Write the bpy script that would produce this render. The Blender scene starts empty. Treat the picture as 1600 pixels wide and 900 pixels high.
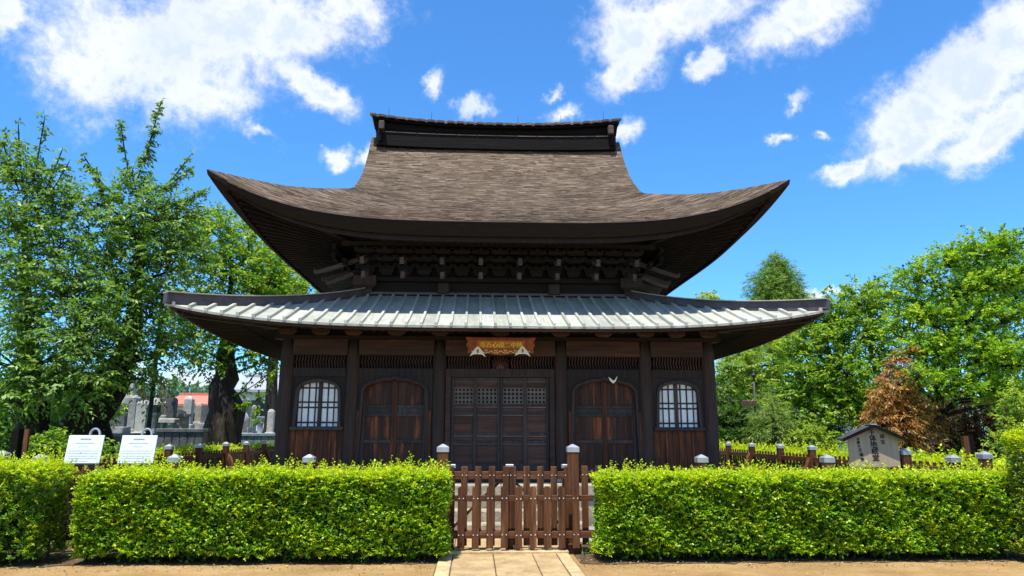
import bpy, math, random
import numpy as np
from mathutils import Vector, Matrix, Euler
R = math.radians
random.seed(7)
rng = np.random.default_rng(7)
scene = bpy.context.scene
COL = scene.collection

# ------------------------------------------------------------------ camera
CX, CD, EYE = -0.484, 14.693, 1.6
F, PITCH, YAW, ROLL, CY = 1175.6, 0.21617, 0.04797, 0.00197, 417.58
cam_d = bpy.data.cameras.new("camera")
cam = bpy.data.objects.new("camera", cam_d)
COL.objects.link(cam)
cam_d.sensor_width = 36.0
cam_d.lens = F / 1600 * 36.0
cam_d.shift_y = -(450 - CY) / 1600
cam_d.clip_start = 0.1
cam_d.clip_end = 3000
cam.location = (CX, -CD, EYE)
cam.rotation_mode = 'XYZ'
cam.rotation_euler = (Matrix.Rotation(-YAW, 3, 'Z') @ Matrix.Rotation(R(90) + PITCH, 3, 'X') @ Matrix.Rotation(ROLL, 3, 'Z')).to_euler('XYZ')
scene.camera = cam
scene.render.resolution_x, scene.render.resolution_y = 1024, 576
scene.render.engine = 'CYCLES'
scene.cycles.max_bounces = 8
scene.cycles.diffuse_bounces = 4
scene.cycles.transparent_max_bounces = 8
scene.view_settings.view_transform = 'Standard'
scene.view_settings.look = 'None'
scene.view_settings.exposure = 0.62
scene.view_settings.gamma = 1.0


def ray(px, py):
    """direction of the sight line through a pixel of the 1600x900 photograph"""
    u, v = px - 800, py - CY
    x, yc = u / F, -v / F
    y = math.cos(PITCH) - yc * math.sin(PITCH)
    z = math.sin(PITCH) + yc * math.cos(PITCH)
    s, c = math.sin(YAW), math.cos(YAW)
    return Vector((x * c + y * s, -x * s + y * c, z))


def at(px, py, Y):
    r = ray(px, py)
    return Vector((CX, -CD, EYE)) + r * ((Y + CD) / r.y)


def pxm(Y):
    """metres per photograph pixel at depth Y"""
    return (Y + CD) * 1.0 / F


# ------------------------------------------------------------------ sun and sky
SUN_EL, SUN_H = R(73), Vector((-0.40, -0.916))
sun_dir = Vector((SUN_H.x * math.cos(SUN_EL), SUN_H.y * math.cos(SUN_EL), math.sin(SUN_EL))).normalized()
sd = bpy.data.lights.new("sun", 'SUN')
sd.energy = 4.6
sd.angle = R(0.53)
sd.color = (1.0, 0.955, 0.88)
sun = bpy.data.objects.new("sun", sd)
COL.objects.link(sun)
sun.rotation_euler = (-sun_dir).to_track_quat('-Z', 'Y').to_euler()
sun.location = (-20, -40, 60)

world = bpy.data.worlds.new("World")
scene.world = world
world.use_nodes = True
wt = world.node_tree
wt.nodes.clear()


class NT:
    def __init__(s, t):
        s.t = t

    def n(s, typ, **kw):
        nd = s.t.nodes.new(typ)
        for k, v in kw.items():
            if k.startswith('i_'):
                key = k[2:]
                key = int(key) if key.isdigit() else key.replace('_', ' ')
                sock = nd.inputs[key]
                if hasattr(v, 'is_linked') or isinstance(v, bpy.types.NodeSocket):
                    s.t.links.new(v, sock)
                else:
                    sock.default_value = v
            else:
                setattr(nd, k, v)
        return nd

    def m(s, op, a, b=0.0, c=0.0, clamp=False):
        nd = s.t.nodes.new('ShaderNodeMath')
        nd.operation = op
        nd.use_clamp = clamp
        for i, v in enumerate((a, b, c)):
            if isinstance(v, bpy.types.NodeSocket):
                s.t.links.new(v, nd.inputs[i])
            else:
                nd.inputs[i].default_value = v
        return nd.outputs[0]

    def mix(s, f, a, b, blend='MIX'):
        nd = s.t.nodes.new('ShaderNodeMix')
        nd.data_type = 'RGBA'
        nd.blend_type = blend
        for i, v in ((0, f), (6, a), (7, b)):
            if isinstance(v, bpy.types.NodeSocket):
                s.t.links.new(v, nd.inputs[i])
            elif i == 0:
                nd.inputs[0].default_value = v
            else:
                nd.inputs[i].default_value = (v[0], v[1], v[2], 1)
        return nd.outputs[2]

    def ramp(s, f, stops):
        nd = s.t.nodes.new('ShaderNodeValToRGB')
        s.t.links.new(f, nd.inputs[0])
        el = nd.color_ramp.elements
        while len(el) < len(stops):
            el.new(0.5)
        for e, (p, c) in zip(el, stops):
            e.position = p
            e.color = (c[0], c[1], c[2], 1) if isinstance(c, (tuple, list)) else (c, c, c, 1)
        return nd.outputs[0]

    def smooth(s, v, lo, hi):
        nd = s.t.nodes.new('ShaderNodeMapRange')
        nd.interpolation_type = 'SMOOTHSTEP'
        s.t.links.new(v, nd.inputs[0])
        nd.inputs[1].default_value = lo
        nd.inputs[2].default_value = hi
        return nd.outputs[0]

    def noise(s, vec, scale, detail=4.0, rough=0.55, dist=0.0, out=0):
        nd = s.t.nodes.new('ShaderNodeTexNoise')
        if vec is not None:
            s.t.links.new(vec, nd.inputs['Vector'])
        nd.inputs['Scale'].default_value = scale
        nd.inputs['Detail'].default_value = detail
        nd.inputs['Roughness'].default_value = rough
        nd.inputs['Distortion'].default_value = dist
        return nd.outputs[out]

    def mapping(s, vec, loc=(0, 0, 0), rot=(0, 0, 0), sc=(1, 1, 1), typ='POINT'):
        nd = s.t.nodes.new('ShaderNodeMapping')
        nd.vector_type = typ
        s.t.links.new(vec, nd.inputs[0])
        nd.inputs[1].default_value = loc
        nd.inputs[2].default_value = rot
        nd.inputs[3].default_value = sc
        return nd.outputs[0]


def build_sky():
    w = NT(wt)
    sky = w.n('ShaderNodeTexSky', sky_type='NISHITA', sun_disc=False)
    sky.sun_elevation = SUN_EL
    sky.sun_rotation = math.atan2(SUN_H.x, SUN_H.y)
    sky.altitude = 50
    sky.air_density = 1.0
    sky.dust_density = 0.4
    sky.ozone_density = 2.0
    blue = w.mix(1.0, sky.outputs[0], (0.39, 0.83, 1.22), 'MULTIPLY')
    tc = w.n('ShaderNodeTexCoord')
    d = tc.outputs['Generated']
    sep = w.n('ShaderNodeSeparateXYZ', i_0=d)
    az = w.m('ARCTAN2', sep.outputs[0], sep.outputs[1])
    el = w.m('ARCSINE', sep.outputs[2])
    ae = w.n('ShaderNodeCombineXYZ', i_0=az, i_1=el).outputs[0]
    # warp of the cloud outlines
    wn = w.noise(d, 5.0, 3.0, 0.6, out=1)
    off = w.n('ShaderNodeVectorMath', operation='SUBTRACT', i_0=wn)
    off.inputs[1].default_value = (0.5, 0.5, 0.5)
    offs = w.n('ShaderNodeVectorMath', operation='SCALE', i_0=off.outputs[0])
    offs.inputs[3].default_value = 0.06
    flat = w.n('ShaderNodeVectorMath', operation='MULTIPLY', i_0=offs.outputs[0])
    flat.inputs[1].default_value = (1, 1, 0)
    wn2 = w.noise(d, 26.0, 4.0, 0.65, out=1)
    off2 = w.n('ShaderNodeVectorMath', operation='SUBTRACT', i_0=wn2)
    off2.inputs[1].default_value = (0.5, 0.5, 0.5)
    flat2 = w.n('ShaderNodeVectorMath', operation='MULTIPLY', i_0=off2.outputs[0])
    flat2.inputs[1].default_value = (0.055, 0.045, 0)
    av0 = w.n('ShaderNodeVectorMath', operation='ADD', i_0=ae, i_1=flat.outputs[0]).outputs[0]
    av = w.n('ShaderNodeVectorMath', operation='ADD', i_0=av0, i_1=flat2.outputs[0]).outputs[0]
    # cumulus clouds: direction (through photo point), half sizes, tilt in degrees, weight
    blobs = [(235, 85, 175, 85, -5), (400, 35, 190, 55, 8), (130, 110, 75, 60, 30), (300, 150, 110, 38, 0), (530, 5, 90, 40, 12),
             (490, 140, 62, 24, -30), (400, 216, 34, 12, -15), (675, 148, 14, 30, -30), (742, 178, 36, 15, 15),
             (890, 184, 34, 12, 10), (976, 208, 30, 18, 25), (522, 258, 22, 16, 0), (566, 250, 12, 18, 0), (15, 18, 36, 26, 0),
             (1000, 45, 72, 62, 0), (975, 115, 50, 28, 35), (1080, 10, 120, 40, 0), (1108, 98, 34, 22, 20), (1235, 40, 115, 42, 12),
             (1430, 195, 85, 62, 15), (1510, 115, 95, 55, 25), (1590, 60, 60, 60, 30), (1560, 205, 75, 34, 30), (1395, 245, 60, 24, 20),
             (1316, 269, 32, 11, 15), (1242, 168, 34, 17, 30), (1220, 223, 17, 9, 15), (1285, 216, 14, 6, 0), (870, 152, 22, 12, 35),
             (1290, 462, 60, 8, 0), (1130, 472, 70, 8, 0), (330, 600, 160, 40, 0)]
    faint = {(675, 148): .25, (742, 178): .1, (890, 184): .15, (976, 208): .05, (566, 250): .2, (400, 216): .35, (1242, 168): .42, (1220, 223): .3, (1285, 216): .35, (870, 152): .4, (1130, 472): .3, (1290, 462): .2}
    D = None
    for (px, py, rx, ry, rot) in blobs:
        r = ray(px, py).normalized()
        a0, e0 = math.atan2(r.x, r.y), math.asin(r.z)
        mp = w.mapping(av, (a0, e0, 0), (0, 0, R(rot)), (max(rx, rx * .85 + 8) / F, max(ry, ry * .85 + 5) / F, 1), 'TEXTURE')
        ln = w.n('ShaderNodeVectorMath', operation='LENGTH', i_0=mp).outputs['Value']
        if (px, py) in faint:
            ln = w.m('ADD', ln, faint[(px, py)])
        D = ln if D is None else w.n('ShaderNodeMath', operation='SMOOTH_MIN', i_0=D, i_1=ln, i_2=0.25).outputs[0]
    f1 = w.noise(d, 12.0, 9.0, 0.60, 0.5)
    f2 = w.noise(d, 42.0, 6.0, 0.68)
    field = w.m('SUBTRACT', 1.0, D)
    field = w.m('MINIMUM', w.m('MAXIMUM', w.m('MULTIPLY', w.m('ADD', field, 0.02), 1.5), -1.3), 1.05)
    fb = w.m('ADD', w.m('MULTIPLY', w.m('SUBTRACT', f1, 0.5), 2.4), w.m('MULTIPLY', w.m('SUBTRACT', f2, 0.5), 1.7))
    dens = w.m('ADD', field, fb)
    # other fair weather clouds out of view, cover raised to whiten the ambient light
    g = w.noise(d, 3.0, 7.0, 0.6, 0.2)
    side = w.smooth(w.m('ABSOLUTE', az), 0.75, 1.1)
    gen = w.m('SUBTRACT', w.m('MULTIPLY', w.m('SUBTRACT', g, 0.515), 6.0), w.m('MULTIPLY', w.m('SUBTRACT', 1.0, side), 8.0))
    dens = w.m('MAXIMUM', dens, gen)
    cover = w.m('POWER', w.smooth(dens, -0.6, 1.15), 1.35)
    thick = w.smooth(w.m('ADD', dens, w.m('MULTIPLY', w.m('SUBTRACT', w.noise(d, 7.0, 4.0), 0.5), 1.6)), 0.5, 1.5)
    ccol = w.mix(thick, (0.98, 0.99, 1.0), (0.66, 0.76, 0.90))
    b1 = w.n('ShaderNodeBackground', i_0=blue, i_1=0.137)
    b2 = w.n('ShaderNodeBackground', i_0=ccol, i_1=0.74)
    ms = w.n('ShaderNodeMixShader', i_0=cover, i_1=b1.outputs[0], i_2=b2.outputs[0])
    out = w.n('ShaderNodeOutputWorld', i_0=ms.outputs[0])


build_sky()

# ------------------------------------------------------------------ materials
MATS = {}


def new_mat(name):
    m = bpy.data.materials.new(name)
    m.use_nodes = True
    m.node_tree.nodes.clear()
    return m, NT(m.node_tree)


def finish(t, col, rough, bump=None, bstr=0.3, bdist=0.02, metal=0.0, spec=0.5):
    p = t.n('ShaderNodeBsdfPrincipled')
    for key, v in (('Base Color', col), ('Roughness', rough), ('Metallic', metal), ('Specular IOR Level', spec)):
        if isinstance(v, bpy.types.NodeSocket):
            t.t.links.new(v, p.inputs[key])
        elif key == 'Base Color':
            p.inputs[key].default_value = (*v, 1)
        else:
            p.inputs[key].default_value = v
    if bump is not None:
        b = t.n('ShaderNodeBump', i_Height=bump)
        b.inputs['Strength'].default_value = bstr
        b.inputs['Distance'].default_value = bdist
        t.t.links.new(b.outputs[0], p.inputs['Normal'])
    t.n('ShaderNodeOutputMaterial', i_0=p.outputs[0])
    return p


def wood(name, dark, mid, light, axis='z', amount=0.5, rough=0.7, grain=1.0, spec=0.3):
    m, t = new_mat(name)
    tc = t.n('ShaderNodeTexCoord')
    oi = t.n('ShaderNodeObjectInfo')
    sh = t.n('ShaderNodeVectorMath', operation='SCALE')
    sh.inputs[0].default_value = (7.3, 3.1, 5.7)
    t.t.links.new(oi.outputs['Random'], sh.inputs[3])
    v = t.n('ShaderNodeVectorMath', operation='ADD', i_0=tc.outputs['Object'], i_1=sh.outputs[0]).outputs[0]
    long = {'x': (1.2, 22, 22), 'y': (22, 1.2, 22), 'z': (22, 22, 1.2)}[axis]
    patch = {'x': (0.8, 5, 5), 'y': (5, 0.8, 5), 'z': (5, 5, 0.8)}[axis]
    g = t.noise(t.mapping(v, sc=tuple(a * grain for a in long)), 1.0, 6.0, 0.65, 0.4)
    p = t.noise(t.mapping(v, sc=patch), 1.0, 5.0, 0.65, 0.6)
    fine = t.noise(t.mapping(v, sc=tuple(a * 4 for a in long)), 1.0, 3.0, 0.6)
    col = t.mix(t.smooth(g, 0.30, 0.72), dark, mid)
    pm = t.smooth(t.m('ADD', p, t.m('MULTIPLY', t.m('SUBTRACT', g, 0.5), 0.5)), 0.62 - 0.25 * amount, 0.80 - 0.2 * amount)
    col = t.mix(pm, col, light)
    tint = t.m('ADD', 0.78, t.m('MULTIPLY', oi.outputs['Random'], 0.44))
    col = t.mix(1.0, col, t.n('ShaderNodeCombineColor', i_0=tint, i_1=tint, i_2=tint).outputs[0], 'MULTIPLY')
    h = t.m('ADD', g, t.m('MULTIPLY', fine, 0.5))
    finish(t, col, t.m('ADD', rough - 0.12, t.m('MULTIPLY', g, 0.25)), h, 0.45, 0.012, spec=spec)
    MATS[name] = m
    return m


W_POST = wood('hall_post_wood', (0.0249, 0.0147, 0.0110), (0.0622, 0.0386, 0.0288), (0.0704, 0.0239, 0.0104), 'z', 0.30)
W_BEAM = wood('hall_beam_wood', (0.0324, 0.0155, 0.0107), (0.0809, 0.0407, 0.0284), (0.1142, 0.0445, 0.0266), 'x', 0.35)
W_SIDE = wood('hall_side_beam_wood', (0.0381, 0.0199, 0.0130), (0.0952, 0.0522, 0.0346), (0.1344, 0.0570, 0.0324), 'y', 0.35)
W_WALL = wood('hall_wall_wood', (0.0155, 0.0102, 0.0080), (0.0388, 0.0251, 0.0202), (0.0423, 0.0180, 0.0111), 'z', 0.15)
W_BOARD = wood('weathered_red_board', (0.0403, 0.0152, 0.0072), (0.1288, 0.0399, 0.0144), (0.2464, 0.0646, 0.0180), 'z', 0.45, grain=0.8)
W_DOORR = wood('stained_door_board', (0.0291, 0.0142, 0.0094), (0.0840, 0.0342, 0.0187), (0.3024, 0.0779, 0.0252), 'z', 0.42, grain=0.5)
W_DOORB = wood('black_door_wood', (0.0300, 0.0228, 0.0213), (0.0750, 0.0589, 0.0508), (0.1000, 0.0475, 0.0344), 'z', 0.25)
W_PANEL = wood('door_panel_wood', (0.0524, 0.0243, 0.0165), (0.1095, 0.0547, 0.0379), (0.1523, 0.0547, 0.0337), 'x', 0.4, grain=0.6)
W_EAVE = wood('eave_wood', (0.0078, 0.0041, 0.0029), (0.0194, 0.0104, 0.0075), (0.0300, 0.0132, 0.0080), 'y', 0.3)  # colour darkened to carry the shade under the eaves
W_TAIL = wood('pale_bracket_wood', (0.0555, 0.0401, 0.0333), (0.1222, 0.0895, 0.0745), (0.0889, 0.0566, 0.0431), 'y', 0.3)
W_FENCE = wood('fence_wood', (0.0615, 0.0225, 0.0086), (0.1445, 0.0574, 0.0219), (0.2023, 0.0936, 0.0390), 'z', 0.35, grain=0.9, spec=0.25)
W_FENCEX = wood('fence_rail_wood', (0.0615, 0.0225, 0.0086), (0.1373, 0.0530, 0.0199), (0.1878, 0.0874, 0.0371), 'x', 0.35, grain=0.9, spec=0.25)
W_FENCEY = wood('fence_side_rail_wood', (0.0615, 0.0225, 0.0086), (0.1373, 0.0530, 0.0199), (0.1878, 0.0874, 0.0371), 'y', 0.35, grain=0.9, spec=0.25)
W_SIGN = wood('notice_board_wood', (0.3808, 0.2850, 0.1800), (0.4928, 0.3705, 0.2376), (0.5600, 0.4275, 0.2808), 'z', 0.3, grain=0.6)
W_GREY = wood('grey_ridge_wood', (0.0504, 0.0342, 0.0245), (0.1456, 0.1045, 0.0720), (0.2688, 0.1995, 0.1368), 'x', 0.4)
BARK = wood('bark', (0.014, 0.010, 0.008), (0.045, 0.034, 0.027), (0.085, 0.07, 0.055), 'z', 0.3, rough=0.9, grain=0.5)
W_GRILLE = wood('grey_grille_wood', (0.075, 0.06, 0.048), (0.17, 0.14, 0.115), (0.20, 0.15, 0.12), 'x', 0.3)
W_SHADE = wood('eave_shade_wood', (0.0060, 0.0045, 0.0040), (0.0165, 0.0128, 0.0120), (0.0255, 0.0165, 0.0136), 'x', 0.3)  # near-black copy with the shade under the roofs put into its colour
W_BLACK = wood('blackened_ridge_wood', (0.005, 0.004, 0.004), (0.011, 0.009, 0.008), (0.015, 0.012, 0.010), 'x', 0.2, spec=0.1)


def plain(name, col, rough=0.6, metal=0.0, vary=0.25, scale=6.0, bump=0.15, spec=0.4):
    m, t = new_mat(name)
    tc = t.n('ShaderNodeTexCoord')
    v = tc.outputs['Object']
    n1 = t.noise(v, scale, 6.0, 0.6)
    n2 = t.noise(v, scale * 7, 4.0, 0.6)
    f = t.m('ADD', t.m('MULTIPLY', n1, 0.65), t.m('MULTIPLY', n2, 0.35))
    lo = tuple(c * (1 - vary) for c in col)
    hi = tuple(min(1, c * (1 + vary)) for c in col)
    c = t.mix(t.smooth(f, 0.34, 0.66), lo, hi)
    finish(t, c, rough, f, bump, 0.02, metal, spec)
    MATS[name] = m
    return m


def emit_paper(name, col):
    m, t = new_mat(name)
    tc = t.n('ShaderNodeTexCoord')
    n1 = t.noise(tc.outputs['Object'], 5.0, 4.0)
    c = t.mix(t.smooth(n1, 0.3, 0.7), tuple(x * 0.93 for x in col), col)
    p = finish(t, c, 0.8)
    return m


PAPER = emit_paper('window_paper', (0.93, 0.92, 0.88))
COPPER = None


def roof_metal():
    m, t = new_mat('patinated_roof_metal')
    tc = t.n('ShaderNodeTexCoord')
    oi = t.n('ShaderNodeObjectInfo')
    v = tc.outputs['Object']
    n1 = t.noise(t.mapping(v, sc=(3, 1, 1)), 1.6, 5.0, 0.6)
    n2 = t.noise(t.mapping(v, sc=(14, 2, 2)), 1.5, 4.0, 0.6)
    f = t.m('ADD', t.m('MULTIPLY', n1, 0.6), t.m('MULTIPLY', n2, 0.4))
    c = t.mix(t.smooth(f, 0.32, 0.68), (0.34, 0.355, 0.30), (0.50, 0.50, 0.42))
    n3 = t.noise(t.mapping(v, sc=(22, 0.9, 0.9)), 1.0, 5.0, 0.7, 0.2)
    c = t.mix(t.m('MULTIPLY', t.smooth(n3, 0.52, 0.74), 0.55), c, (0.20, 0.175, 0.13))
    tint = t.m('ADD', 0.82, t.m('MULTIPLY', oi.outputs['Random'], 0.36))
    c = t.mix(1.0, c, t.n('ShaderNodeCombineColor', i_0=tint, i_1=tint, i_2=tint).outputs[0], 'MULTIPLY')
    finish(t, c, 0.5, f, 0.12, 0.02, 0.0, 0.45)
    return m


METAL = roof_metal()
METAL_BROWN = plain('brown_ridge_metal', (0.085, 0.062, 0.058), 0.45, 0.3, 0.3, 5)
CAPM = plain('silver_post_cap_metal', (0.42, 0.43, 0.45), 0.45, 0.6, 0.15, 9, 0.05)
STEEL = plain('polished_hoop_steel', (0.62, 0.63, 0.64), 0.3, 0.8, 0.1, 5, 0.03)
STONE = plain('grey_stone', (0.30, 0.295, 0.28), 0.85, 0, 0.45, 3, 0.4)
STONE_L = plain('pale_stone', (0.40, 0.385, 0.345), 0.8, 0, 0.33, 3, 0.3)
STONE_D = plain('dark_stone', (0.10, 0.105, 0.11), 0.6, 0, 0.52, 3, 0.3)
STONE_T = plain('tan_stone', (0.34, 0.285, 0.205), 0.85, 0, 0.42, 3, 0.4)
STONE_B = plain('blue_grey_stone', (0.20, 0.24, 0.28), 0.7, 0, 0.25, 6, 0.3)
CONC = plain('warm_paving_concrete', (0.38, 0.262, 0.125), 0.9, 0, 0.30, 3, 0.3)
KERB = plain('pale_edging_stone', (0.45, 0.325, 0.165), 0.9, 0, 0.30, 3, 0.3)
WHITE = plain('white_sign_plate', (0.74, 0.79, 0.80), 0.35, 0, 0.03, 3, 0.02)
INK = plain('black_ink', (0.014, 0.013, 0.013), 0.7, 0, 0.1)
INKG = plain('grey_print', (0.30, 0.33, 0.35), 0.7, 0, 0.1)
GOLD = plain('gold_leaf', (0.98, 0.66, 0.10), 0.4, 0.15, 0.2, 20, 0.2)
GOLDD = plain('dull_gold_ground', (0.50, 0.17, 0.018), 0.5, 0.05, 0.25, 20, 0.2)
GOLDL = plain('pale_gold_paint', (0.95, 0.68, 0.24), 0.5, 0.0, 0.1, 20, 0.1)
VERM = plain('brown_red_lacquer', (0.30, 0.075, 0.026), 0.5, 0, 0.35, 14, 0.3)
IVORY = plain('ivory_cloth', (0.95, 0.86, 0.66), 0.8, 0, 0.06, 9, 0.1)
EMB = plain('olive_emblem_paint', (0.26, 0.22, 0.04), 0.7, 0, 0.2, 20, 0.05)
IRON = plain('dark_iron', (0.045, 0.042, 0.04), 0.55, 0.3, 0.3, 8, 0.1)
NAIL = plain('pale_screw_steel', (0.72, 0.72, 0.70), 0.4, 0.4, 0.1)
BOXB = plain('brown_painted_metal', (0.10, 0.058, 0.042), 0.5, 0.1, 0.2)
PLASTER = plain('white_plaster', (0.74, 0.73, 0.71), 0.9, 0, 0.05, 2, 0.05)
ROOFG = plain('grey_tile_roof', (0.33, 0.34, 0.37), 0.7, 0, 0.2, 8, 0.2)
ROOFR = plain('red_tile_roof', (0.52, 0.17, 0.11), 0.7, 0, 0.25, 8, 0.2)
GLASSD = plain('dark_window_glass', (0.03, 0.035, 0.04), 0.1, 0, 0.1)
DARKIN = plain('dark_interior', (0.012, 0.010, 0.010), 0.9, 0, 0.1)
NETM = plain('green_net_cord', (0.06, 0.30, 0.24), 0.8, 0, 0.1)


def thatch(name, c0, c1, c2, sc=(1.2, 9, 9), moss=True):
    m, t = new_mat(name)
    tc = t.n('ShaderNodeTexCoord')
    geo = t.n('ShaderNodeNewGeometry')
    v = tc.outputs['Object']
    g = t.noise(t.mapping(v, sc=(sc[0] * 3, sc[1] * 3.5, sc[2] * 3.5)), 1.0, 6.0, 0.7, 0.3)
    p = t.noise(v, 1.1, 5.0, 0.65, 0.3)
    isl = geo.outputs['Random Per Island']
    col = t.mix(t.smooth(g, 0.32, 0.66), c0, c1)
    col = t.mix(t.smooth(isl, 0.55, 1.0), col, c2)
    col = t.mix(t.m('MULTIPLY', t.smooth(isl, 0.22, 0.0), 0.7), col, tuple(c * 0.45 for c in c0))
    col = t.mix(t.m('MULTIPLY', t.smooth(p, 0.48, 0.70), 0.6), col, tuple(c * 0.6 for c in c0))
    z = t.n('ShaderNodeSeparateXYZ', i_0=v).outputs[2]
    if moss:
        och = t.m('MULTIPLY', t.smooth(t.m('ADD', z, t.m('MULTIPLY', t.m('SUBTRACT', p, 0.5), 2.4)), 8.5, 9.4), t.smooth(g, 0.35, 0.32))
        col = t.mix(t.m('MULTIPLY', och, 0.65), col, (0.26, 0.165, 0.065))
    finish(t, col, 0.95, g, 0.9, 0.03, 0, 0.1)
    return m


TH = thatch('weathered_shingle', (0.092, 0.064, 0.043), (0.170, 0.124, 0.087), (0.235, 0.178, 0.130))


def thatch_edge():
    m, t = new_mat('cut_shingle_edge')
    tc = t.n('ShaderNodeTexCoord')
    v = tc.outputs['Object']
    g = t.noise(t.mapping(v, sc=(4, 4, 60)), 1.0, 4.0, 0.6)
    col = t.mix(g, (0.009, 0.007, 0.006), (0.030, 0.022, 0.018))
    s = t.n('ShaderNodeSeparateXYZ', i_0=v)
    x, y, z = s.outputs
    rag = t.noise(t.mapping(v, sc=(6, 1, 20)), 1.0, 4.0, 0.6)
    mx = t.m('MULTIPLY', t.smooth(x, -0.75, -0.55), t.m('SUBTRACT', 1.0, t.smooth(x, 0.95, 1.2)))
    mz = t.smooth(z, 5.42, 5.49)
    my = t.m('LESS_THAN', y, -4.0)
    msk = t.m('MULTIPLY', t.m('MULTIPLY', mx, mz), t.m('MULTIPLY', my, t.smooth(rag, 0.40, 0.56)))
    col = t.mix(msk, col, (0.42, 0.045, 0.022))
    finish(t, col, 0.9, g, 0.6, 0.02, 0, 0.1)
    return m


TH_EDGE = thatch_edge()


def leaf_mat(name, col, trans=0.45, gloss=0.35, hue=0.25, tcol=None):
    m, t = new_mat(name)
    geo = t.n('ShaderNodeNewGeometry')
    isl = geo.outputs['Random Per Island']
    a = tuple(c * (1 - hue) for c in col)
    b = (min(1, col[0] * (1 + hue * 1.3)), min(1, col[1] * (1 + hue * 0.8)), col[2] * (1 + hue * 0.3))
    c = t.mix(isl, a, b)
    p = t.n('ShaderNodeBsdfPrincipled', i_Base_Color=c)
    p.inputs['Roughness'].default_value = 0.42
    p.inputs['Specular IOR Level'].default_value = gloss
    tr = t.n('ShaderNodeBsdfTranslucent')
    k = tcol or (1.15, 1.2, 0.6)
    t.t.links.new(t.mix(1.0, c, k, 'MULTIPLY'), tr.inputs[0])
    ms = t.n('ShaderNodeMixShader', i_0=trans, i_1=p.outputs[0], i_2=tr.outputs[0])
    t.n('ShaderNodeOutputMaterial', i_0=ms.outputs[0])
    return m


HEDGE_L = [leaf_mat('hedge_leaf_lime', (0.390, 0.600, 0.012), .34, .5), leaf_mat('hedge_leaf_green', (0.189, 0.413, 0.010), .3, .45), leaf_mat('hedge_leaf_deep', (0.066, 0.179, 0.008), .3, .45)]
HEDGE_Y = [leaf_mat('shoot_leaf_yellow', (0.55, 0.66, 0.02)), leaf_mat('shoot_leaf_lime', (0.42, 0.60, 0.015))]
CHERRY = [leaf_mat('cherry_leaf', (0.170, 0.330, 0.045), 0.35, 0.32), leaf_mat('cherry_leaf_grey', (0.230, 0.370, 0.112), 0.35, 0.32), leaf_mat('cherry_leaf_dark', (0.100, 0.220, 0.034), 0.35, 0.32)]
BACKG = [leaf_mat('broad_leaf', (0.184, 0.349, 0.031)), leaf_mat('broad_leaf_light', (0.304, 0.449, 0.043)), leaf_mat('broad_leaf_dark', (0.088, 0.202, 0.024))]
MAPLE = [leaf_mat('maple_leaf', (0.222, 0.417, 0.027)), leaf_mat('maple_leaf_light', (0.373, 0.536, 0.033)), leaf_mat('maple_leaf_deep', (0.101, 0.243, 0.018))]
PALEG = [leaf_mat('pale_leaf', (0.390, 0.494, 0.072)), leaf_mat('pale_leaf_green', (0.247, 0.390, 0.042)), leaf_mat('pale_leaf_deep', (0.130, 0.247, 0.036))]
PINEM = [leaf_mat('pine_needle', (0.143, 0.299, 0.035), 0.15), leaf_mat('pine_needle_light', (0.27, 0.38, 0.06), 0.15)]
WILLOW = [leaf_mat('feathery_leaf', (0.20, 0.33, 0.055), 0.4), leaf_mat('feathery_leaf_pale', (0.30, 0.42, 0.10), 0.4)]
RUST = [leaf_mat('rust_leaf', (0.420, 0.216, 0.052), 0.4, 0.3, 0.25, (1.1, 0.9, 0.6)), leaf_mat('rust_leaf_tan', (0.474, 0.323, 0.119), 0.4, 0.3, 0.25, (1.1, 0.9, 0.6)), leaf_mat('rust_leaf_brown', (0.224, 0.100, 0.036), 0.35, 0.3, 0.3, (1.2, 0.8, 0.6))]
PLUM = [leaf_mat('dark_plum_leaf', (0.10, 0.045, 0.028), 0.3, 0.3, 0.3, (1.2, 0.8, 0.6)), leaf_mat('dusky_leaf', (0.065, 0.06, 0.025), 0.3)]
GRASSM = [leaf_mat('grass_blade', (0.22, 0.40, 0.02)), leaf_mat('grass_blade_yellow', (0.36, 0.50, 0.03)), leaf_mat('grass_blade_deep', (0.10, 0.22, 0.015))]
FARM = [leaf_mat('far_leaf', (0.14, 0.24, 0.06)), leaf_mat('far_leaf_blue', (0.12, 0.22, 0.10)), leaf_mat('far_leaf_dark', (0.06, 0.12, 0.04))]
BLOSSOM = leaf_mat('mauve_petal', (0.5, 0.16, 0.42))


def ground_mat(name, cols, sc, bump=0.4):
    m, t = new_mat(name)
    tc = t.n('ShaderNodeTexCoord')
    v = tc.outputs['Object']
    a = t.noise(v, sc, 7.0, 0.65)
    b = t.noise(v, sc * 12, 5.0, 0.7)
    c = t.noise(v, sc * 60, 3.0, 0.7)
    f = t.m('ADD', t.m('MULTIPLY', a, 0.5), t.m('ADD', t.m('MULTIPLY', b, 0.3), t.m('MULTIPLY', c, 0.2)))
    col = t.ramp(f, [(0.30, cols[0]), (0.5, cols[1]), (0.70, cols[2])])
    finish(t, col, 0.95, f, bump, 0.03, 0, 0.15)
    return m


DIRT = ground_mat('bare_earth', [(0.14, 0.08, 0.03), (0.31, 0.19, 0.072), (0.45, 0.31, 0.145)], 1.3, 0.8)
SOIL = ground_mat('leaf_littered_soil', [(0.035, 0.024, 0.014), (0.10, 0.065, 0.035), (0.24, 0.17, 0.10)], 3.0, 0.8)
GRAVEL = ground_mat('grey_gravel_ground', [(0.16, 0.145, 0.125), (0.30, 0.275, 0.24), (0.44, 0.41, 0.37)], 2.5, 0.9)
LAWN = ground_mat('mossy_ground', [(0.04, 0.07, 0.015), (0.09, 0.14, 0.03), (0.18, 0.20, 0.07)], 1.2, 0.6)

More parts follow.
